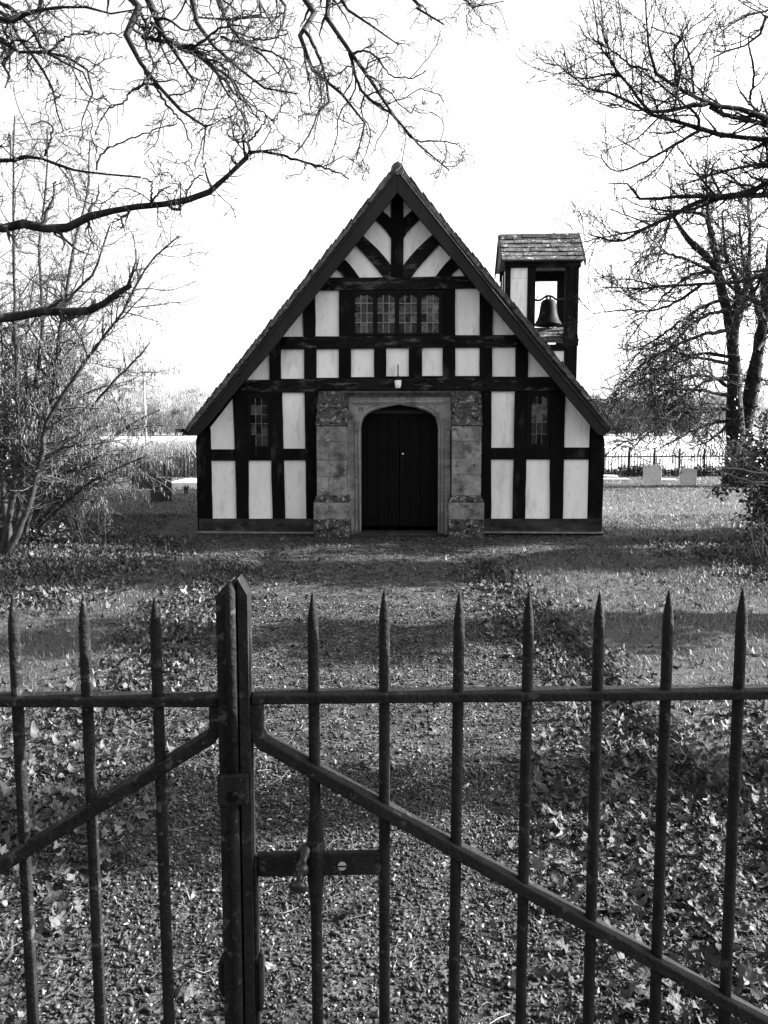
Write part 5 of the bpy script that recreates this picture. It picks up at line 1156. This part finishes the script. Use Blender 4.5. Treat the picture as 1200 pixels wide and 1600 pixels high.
# grass
n = 245000
y = np.sqrt(RNG.uniform(1.8 ** 2, 15.5 ** 2, n)); x = RNG.uniform(-1, 1, n) * (0.53 * y + 1.0)
gm_ = (1 - path_mask(x, y, 0.10)) * (0.35 + 0.65 * sstep(0.30, 0.6, fbm(x * 1.7, y * 1.7, 44))) + 0.03 + 0.14 * sstep(0.5, 0.7, fbm(x * 1.2, y * 1.2, 46)) * sstep(8, 10.5, y)
inside = (np.abs(x - 0.2) < 3.35) & (y > 12.0)
m = (RNG.random(n) < gm_) & ~inside; x, y = x[m], y[m]; n = len(x)
h = RNG.uniform(0.016, 0.05, n) * (0.7 + 0.6 * fbm(x * 2, y * 2, 45)); a = RNG.uniform(0, 6.28, n); wv = RNG.uniform(0.0012, 0.003, n) * (0.8 + y * 0.12)
b = np.stack([x, y, terrain(x, y) - 0.004], 1); sd_ = np.stack([np.cos(a), np.sin(a), 0 * a], 1) * wv[:, None]; tip = b + np.stack([RNG.normal(size=n) * h * .5, RNG.normal(size=n) * h * .5, h], 1)
mid = (b + tip) / 2 + np.stack([0 * h, 0 * h, h * .12], 1)
V = np.stack([b - sd_, b + sd_, mid + sd_ * .7, mid - sd_ * .7, tip], 1).reshape(-1, 3); i0 = np.arange(n) * 5
q = np.stack([i0, i0 + 1, i0 + 2, i0 + 3], 1); t_ = np.stack([i0 + 3, i0 + 2, i0 + 4], 1)
gr_ = link('grass', mesh_np('grass', V, [q, t_], np.repeat(np.clip(np.exp(RNG.normal(size=n) * .55 - 3.0), .008, .22), 5)), M['grass']); gr_['kind'] = 'stuff'
n = 70000
y = np.sqrt(RNG.uniform(15 ** 2, 33 ** 2, n)); x = RNG.uniform(-1, 1, n) * (0.53 * y + 1.0); m = ~((np.abs(x - 0.2) < 3.5) & (y < 22)) & (RNG.random(n) < 0.3 + 0.7 * fbm(x * .8, y * .8, 71)); x, y = x[m], y[m]; n = len(x)
h = RNG.uniform(0.03, 0.075, n); a = RNG.uniform(0, 6.28, n); b = np.stack([x, y, terrain(x, y) - 0.004], 1); sd_ = np.stack([np.cos(a), np.sin(a), 0 * a], 1) * 0.012; tip = b + np.stack([RNG.normal(size=n) * h * .6, RNG.normal(size=n) * h * .6, h], 1)
gf = link('far_grass', mesh_np('far_grass', np.stack([b - sd_, b + sd_, tip], 1).reshape(-1, 3), [np.arange(3 * n).reshape(-1, 3)], np.repeat(np.clip(np.exp(RNG.normal(size=n) * .55 - 2.7), .010, .25), 3)), M['grass']); gf['kind'] = 'stuff'
n = 11000
y = np.sqrt(RNG.uniform(2.2 ** 2, 10.2 ** 2, n)); l_, r_ = path_edges(y); right = RNG.random(n) < .72; e_ = np.abs(RNG.normal(size=n)) * .14 - .03; x = np.where(right, r_ + e_, l_ - e_ * 1.6)
m = fbm(x * 4, y * 4, 83) > 0.40; x, y, right = x[m], y[m], right[m]; n = len(x); h = RNG.uniform(.02, .065, n) * np.where(right, 1, .7); a = RNG.uniform(0, 6.28, n); b = np.stack([x, y, terrain(x, y) - .004], 1)
sd_ = np.stack([np.cos(a), np.sin(a), 0 * a], 1) * (0.0018 + .00025 * y)[:, None]; tip = b + np.stack([RNG.normal(size=n) * h * .5 - np.where(right, .03, -.02), RNG.normal(size=n) * h * .5, h * .8], 1); mid = (b + tip) / 2 + np.stack([0 * h, 0 * h, h * .2], 1)
i0 = np.arange(n) * 5; ge = link('edge_grass', mesh_np('edge_grass', np.stack([b - sd_, b + sd_, mid + sd_ * .7, mid - sd_ * .7, tip], 1).reshape(-1, 3), [np.stack([i0, i0 + 1, i0 + 2, i0 + 3], 1), np.stack([i0 + 3, i0 + 2, i0 + 4], 1)], np.repeat(np.clip(np.exp(RNG.normal(size=n) * .55 - 2.7), .012, .25), 5)), M['grass']); ge['kind'] = 'stuff'

def leaf_density(x, y):
    l, r = path_edges(y); dr = x - r; dl = x - l
    band_r = np.exp(-((dr + 0.22) / 0.26) ** 2) * sstep(11, 8.5, y); band_l = np.exp(-((dl - 0.1) / 0.34) ** 2) * sstep(10.5, 8, y) * 0.8
    br = sstep(0.25, 0.85, x - 0.12 * (y - 2)) * sstep(4.6, 3.2, y) * 1.0
    bl_ = sstep(-0.75, -1.25, x) * sstep(4.6, 3.3, y) * 0.5
    lf = sstep(-2.4, -3.4, x) * sstep(6, 7.5, y) * sstep(12.5, 10.5, y) * 0.9
    rf = sstep(3.4, 4.4, x) * sstep(6.5, 8, y) * sstep(12, 10, y) * 0.6
    patch = sstep(0.45, 0.75, fbm(x * 1.1, y * 1.1, 61))
    return np.clip(band_r + band_l + br + bl_ + lf + rf, 0, 1) * (0.45 + 0.55 * sstep(0.3, 0.6, fbm(x * 2.3, y * 2.3, 62))) + 0.010 + 0.014 * patch
LP = [(2.5, 1.3, 1, .34), (3.2, -1.0, 2, .32), (1.7, 1.8, 3, .42), (2.2, 1.0, 4, .28), (0.0, 2.0, 5, .22)]
protos = [leaf_lobed(*a) for a in LP]; fine = [leaf_lobed(*a, K_=15) for a in LP]
n = 225000
y = np.sqrt(RNG.uniform(1.8 ** 2, 15 ** 2, n)); x = RNG.uniform(-1, 1, n) * (0.53 * y + 1.0)
m = (RNG.random(n) < leaf_density(x, y)) & ~((np.abs(x - 0.2) < 3.4) & (y > 11.95)); x, y = x[m], y[m]; n = len(x)
s_ = np.clip(np.exp(RNG.normal(size=n) * 0.36 - 2.95), 0.022, 0.11) * np.where(path_mask(x, y) > .5, .85, 1.0)
z = terrain(x, y) + RNG.uniform(0.004, 0.034, n); pos = np.stack([x, y, z], 1)
ex, ey_, ez = RNG.uniform(0, 6.28, n), RNG.normal(size=n) * .42, RNG.normal(size=n) * .42
rm = rot_z(ex) @ rot_x(ey_) @ rot_y(ez); tn = np.clip(np.exp(RNG.normal(size=n) * .7 - 3.3), .007, .13); pick = RNG.integers(0, 5, n)
inf = np.abs(x) < 0.49 * y; big = np.argsort(-(s_ * inf / np.maximum(y, 1.0)))[:300]; isbig = np.zeros(n, bool); isbig[big] = True
items = []
for k in range(5):
    mm = (pick == k) & ~isbig; items.append(scatter(protos[k][0], protos[k][1], pos[mm], rm[mm], s_[mm][:, None], tn[mm]))
scat_join('leaf_litter', items, M['leaf_fallen'], label='fallen leaves lying on grass and gravel')
lms = []
for k in range(5): lme = mesh_np('fallen_leaf', fine[k][0], [fine[k][1]], None, True); lme.materials.append(M['leaf_one']); lms.append(lme)
for i in big:
    o = bpy.data.objects.new('fallen_leaf', lms[pick[i]]); COL.objects.link(o)
    o.matrix_world = Matrix.Translation(pos[i].tolist()) @ Matrix((rm[i] * s_[i]).tolist()).to_4x4()
    tag(o, 'dry curled fallen leaf lying among the litter by the gravel path', 'leaf', 'fallen leaves beside the path')
# sticks and straw
n = 10500
y = np.sqrt(RNG.uniform(1.8 ** 2, 11 ** 2, n)); x = RNG.uniform(-1, 1, n) * (0.53 * y + 1.0); m = (RNG.random(n) < 0.25 + 0.75 * path_mask(x, y)); x, y = x[m], y[m]; n = len(x)
a = RNG.uniform(0, 6.28, n); L = np.exp(RNG.normal(size=n) * .5 - 3.2); z = terrain(x, y) + RNG.uniform(.006, .016, n)
d = np.stack([np.cos(a), np.sin(a), RNG.normal(size=n) * .12], 1) * L[:, None] / 2; c = np.stack([x, y, z], 1); bend = np.stack([-np.sin(a), np.cos(a), 0 * a], 1) * (RNG.normal(size=n) * .18 * L)[:, None]
P = np.stack([c - d, c + bend, c + d], 1); v, q = tubes(P, np.tile([[.0012, .0015, .0009]], (n, 1)) * (0.7 + 0.14 * y)[:, None], 3)
so = link('stick_litter', mesh_np('stick_litter', v, [q], np.repeat(np.clip(np.exp(RNG.normal(size=n) * .6 - 2.8), .012, .2), 9)), M['straw']); so['kind'] = 'stuff'
# iron knob of the gate stop
gs = ground_at(375, 1580); st_ = tag(empty('gate_stop', (gs[0], gs[1], 0)), 'small iron gate stop with a round knob set in the gravel', 'gate stop')
lathe([(0.010, -0.03), (0.010, 0.012), (0.0065, 0.016), (0.0065, 0.026), (0.011, 0.031), (0.0135, 0.038), (0.012, 0.046), (0.006, 0.051), (0.0005, 0.052)], 16).build('knob', M['knob'], st_, smooth=True)
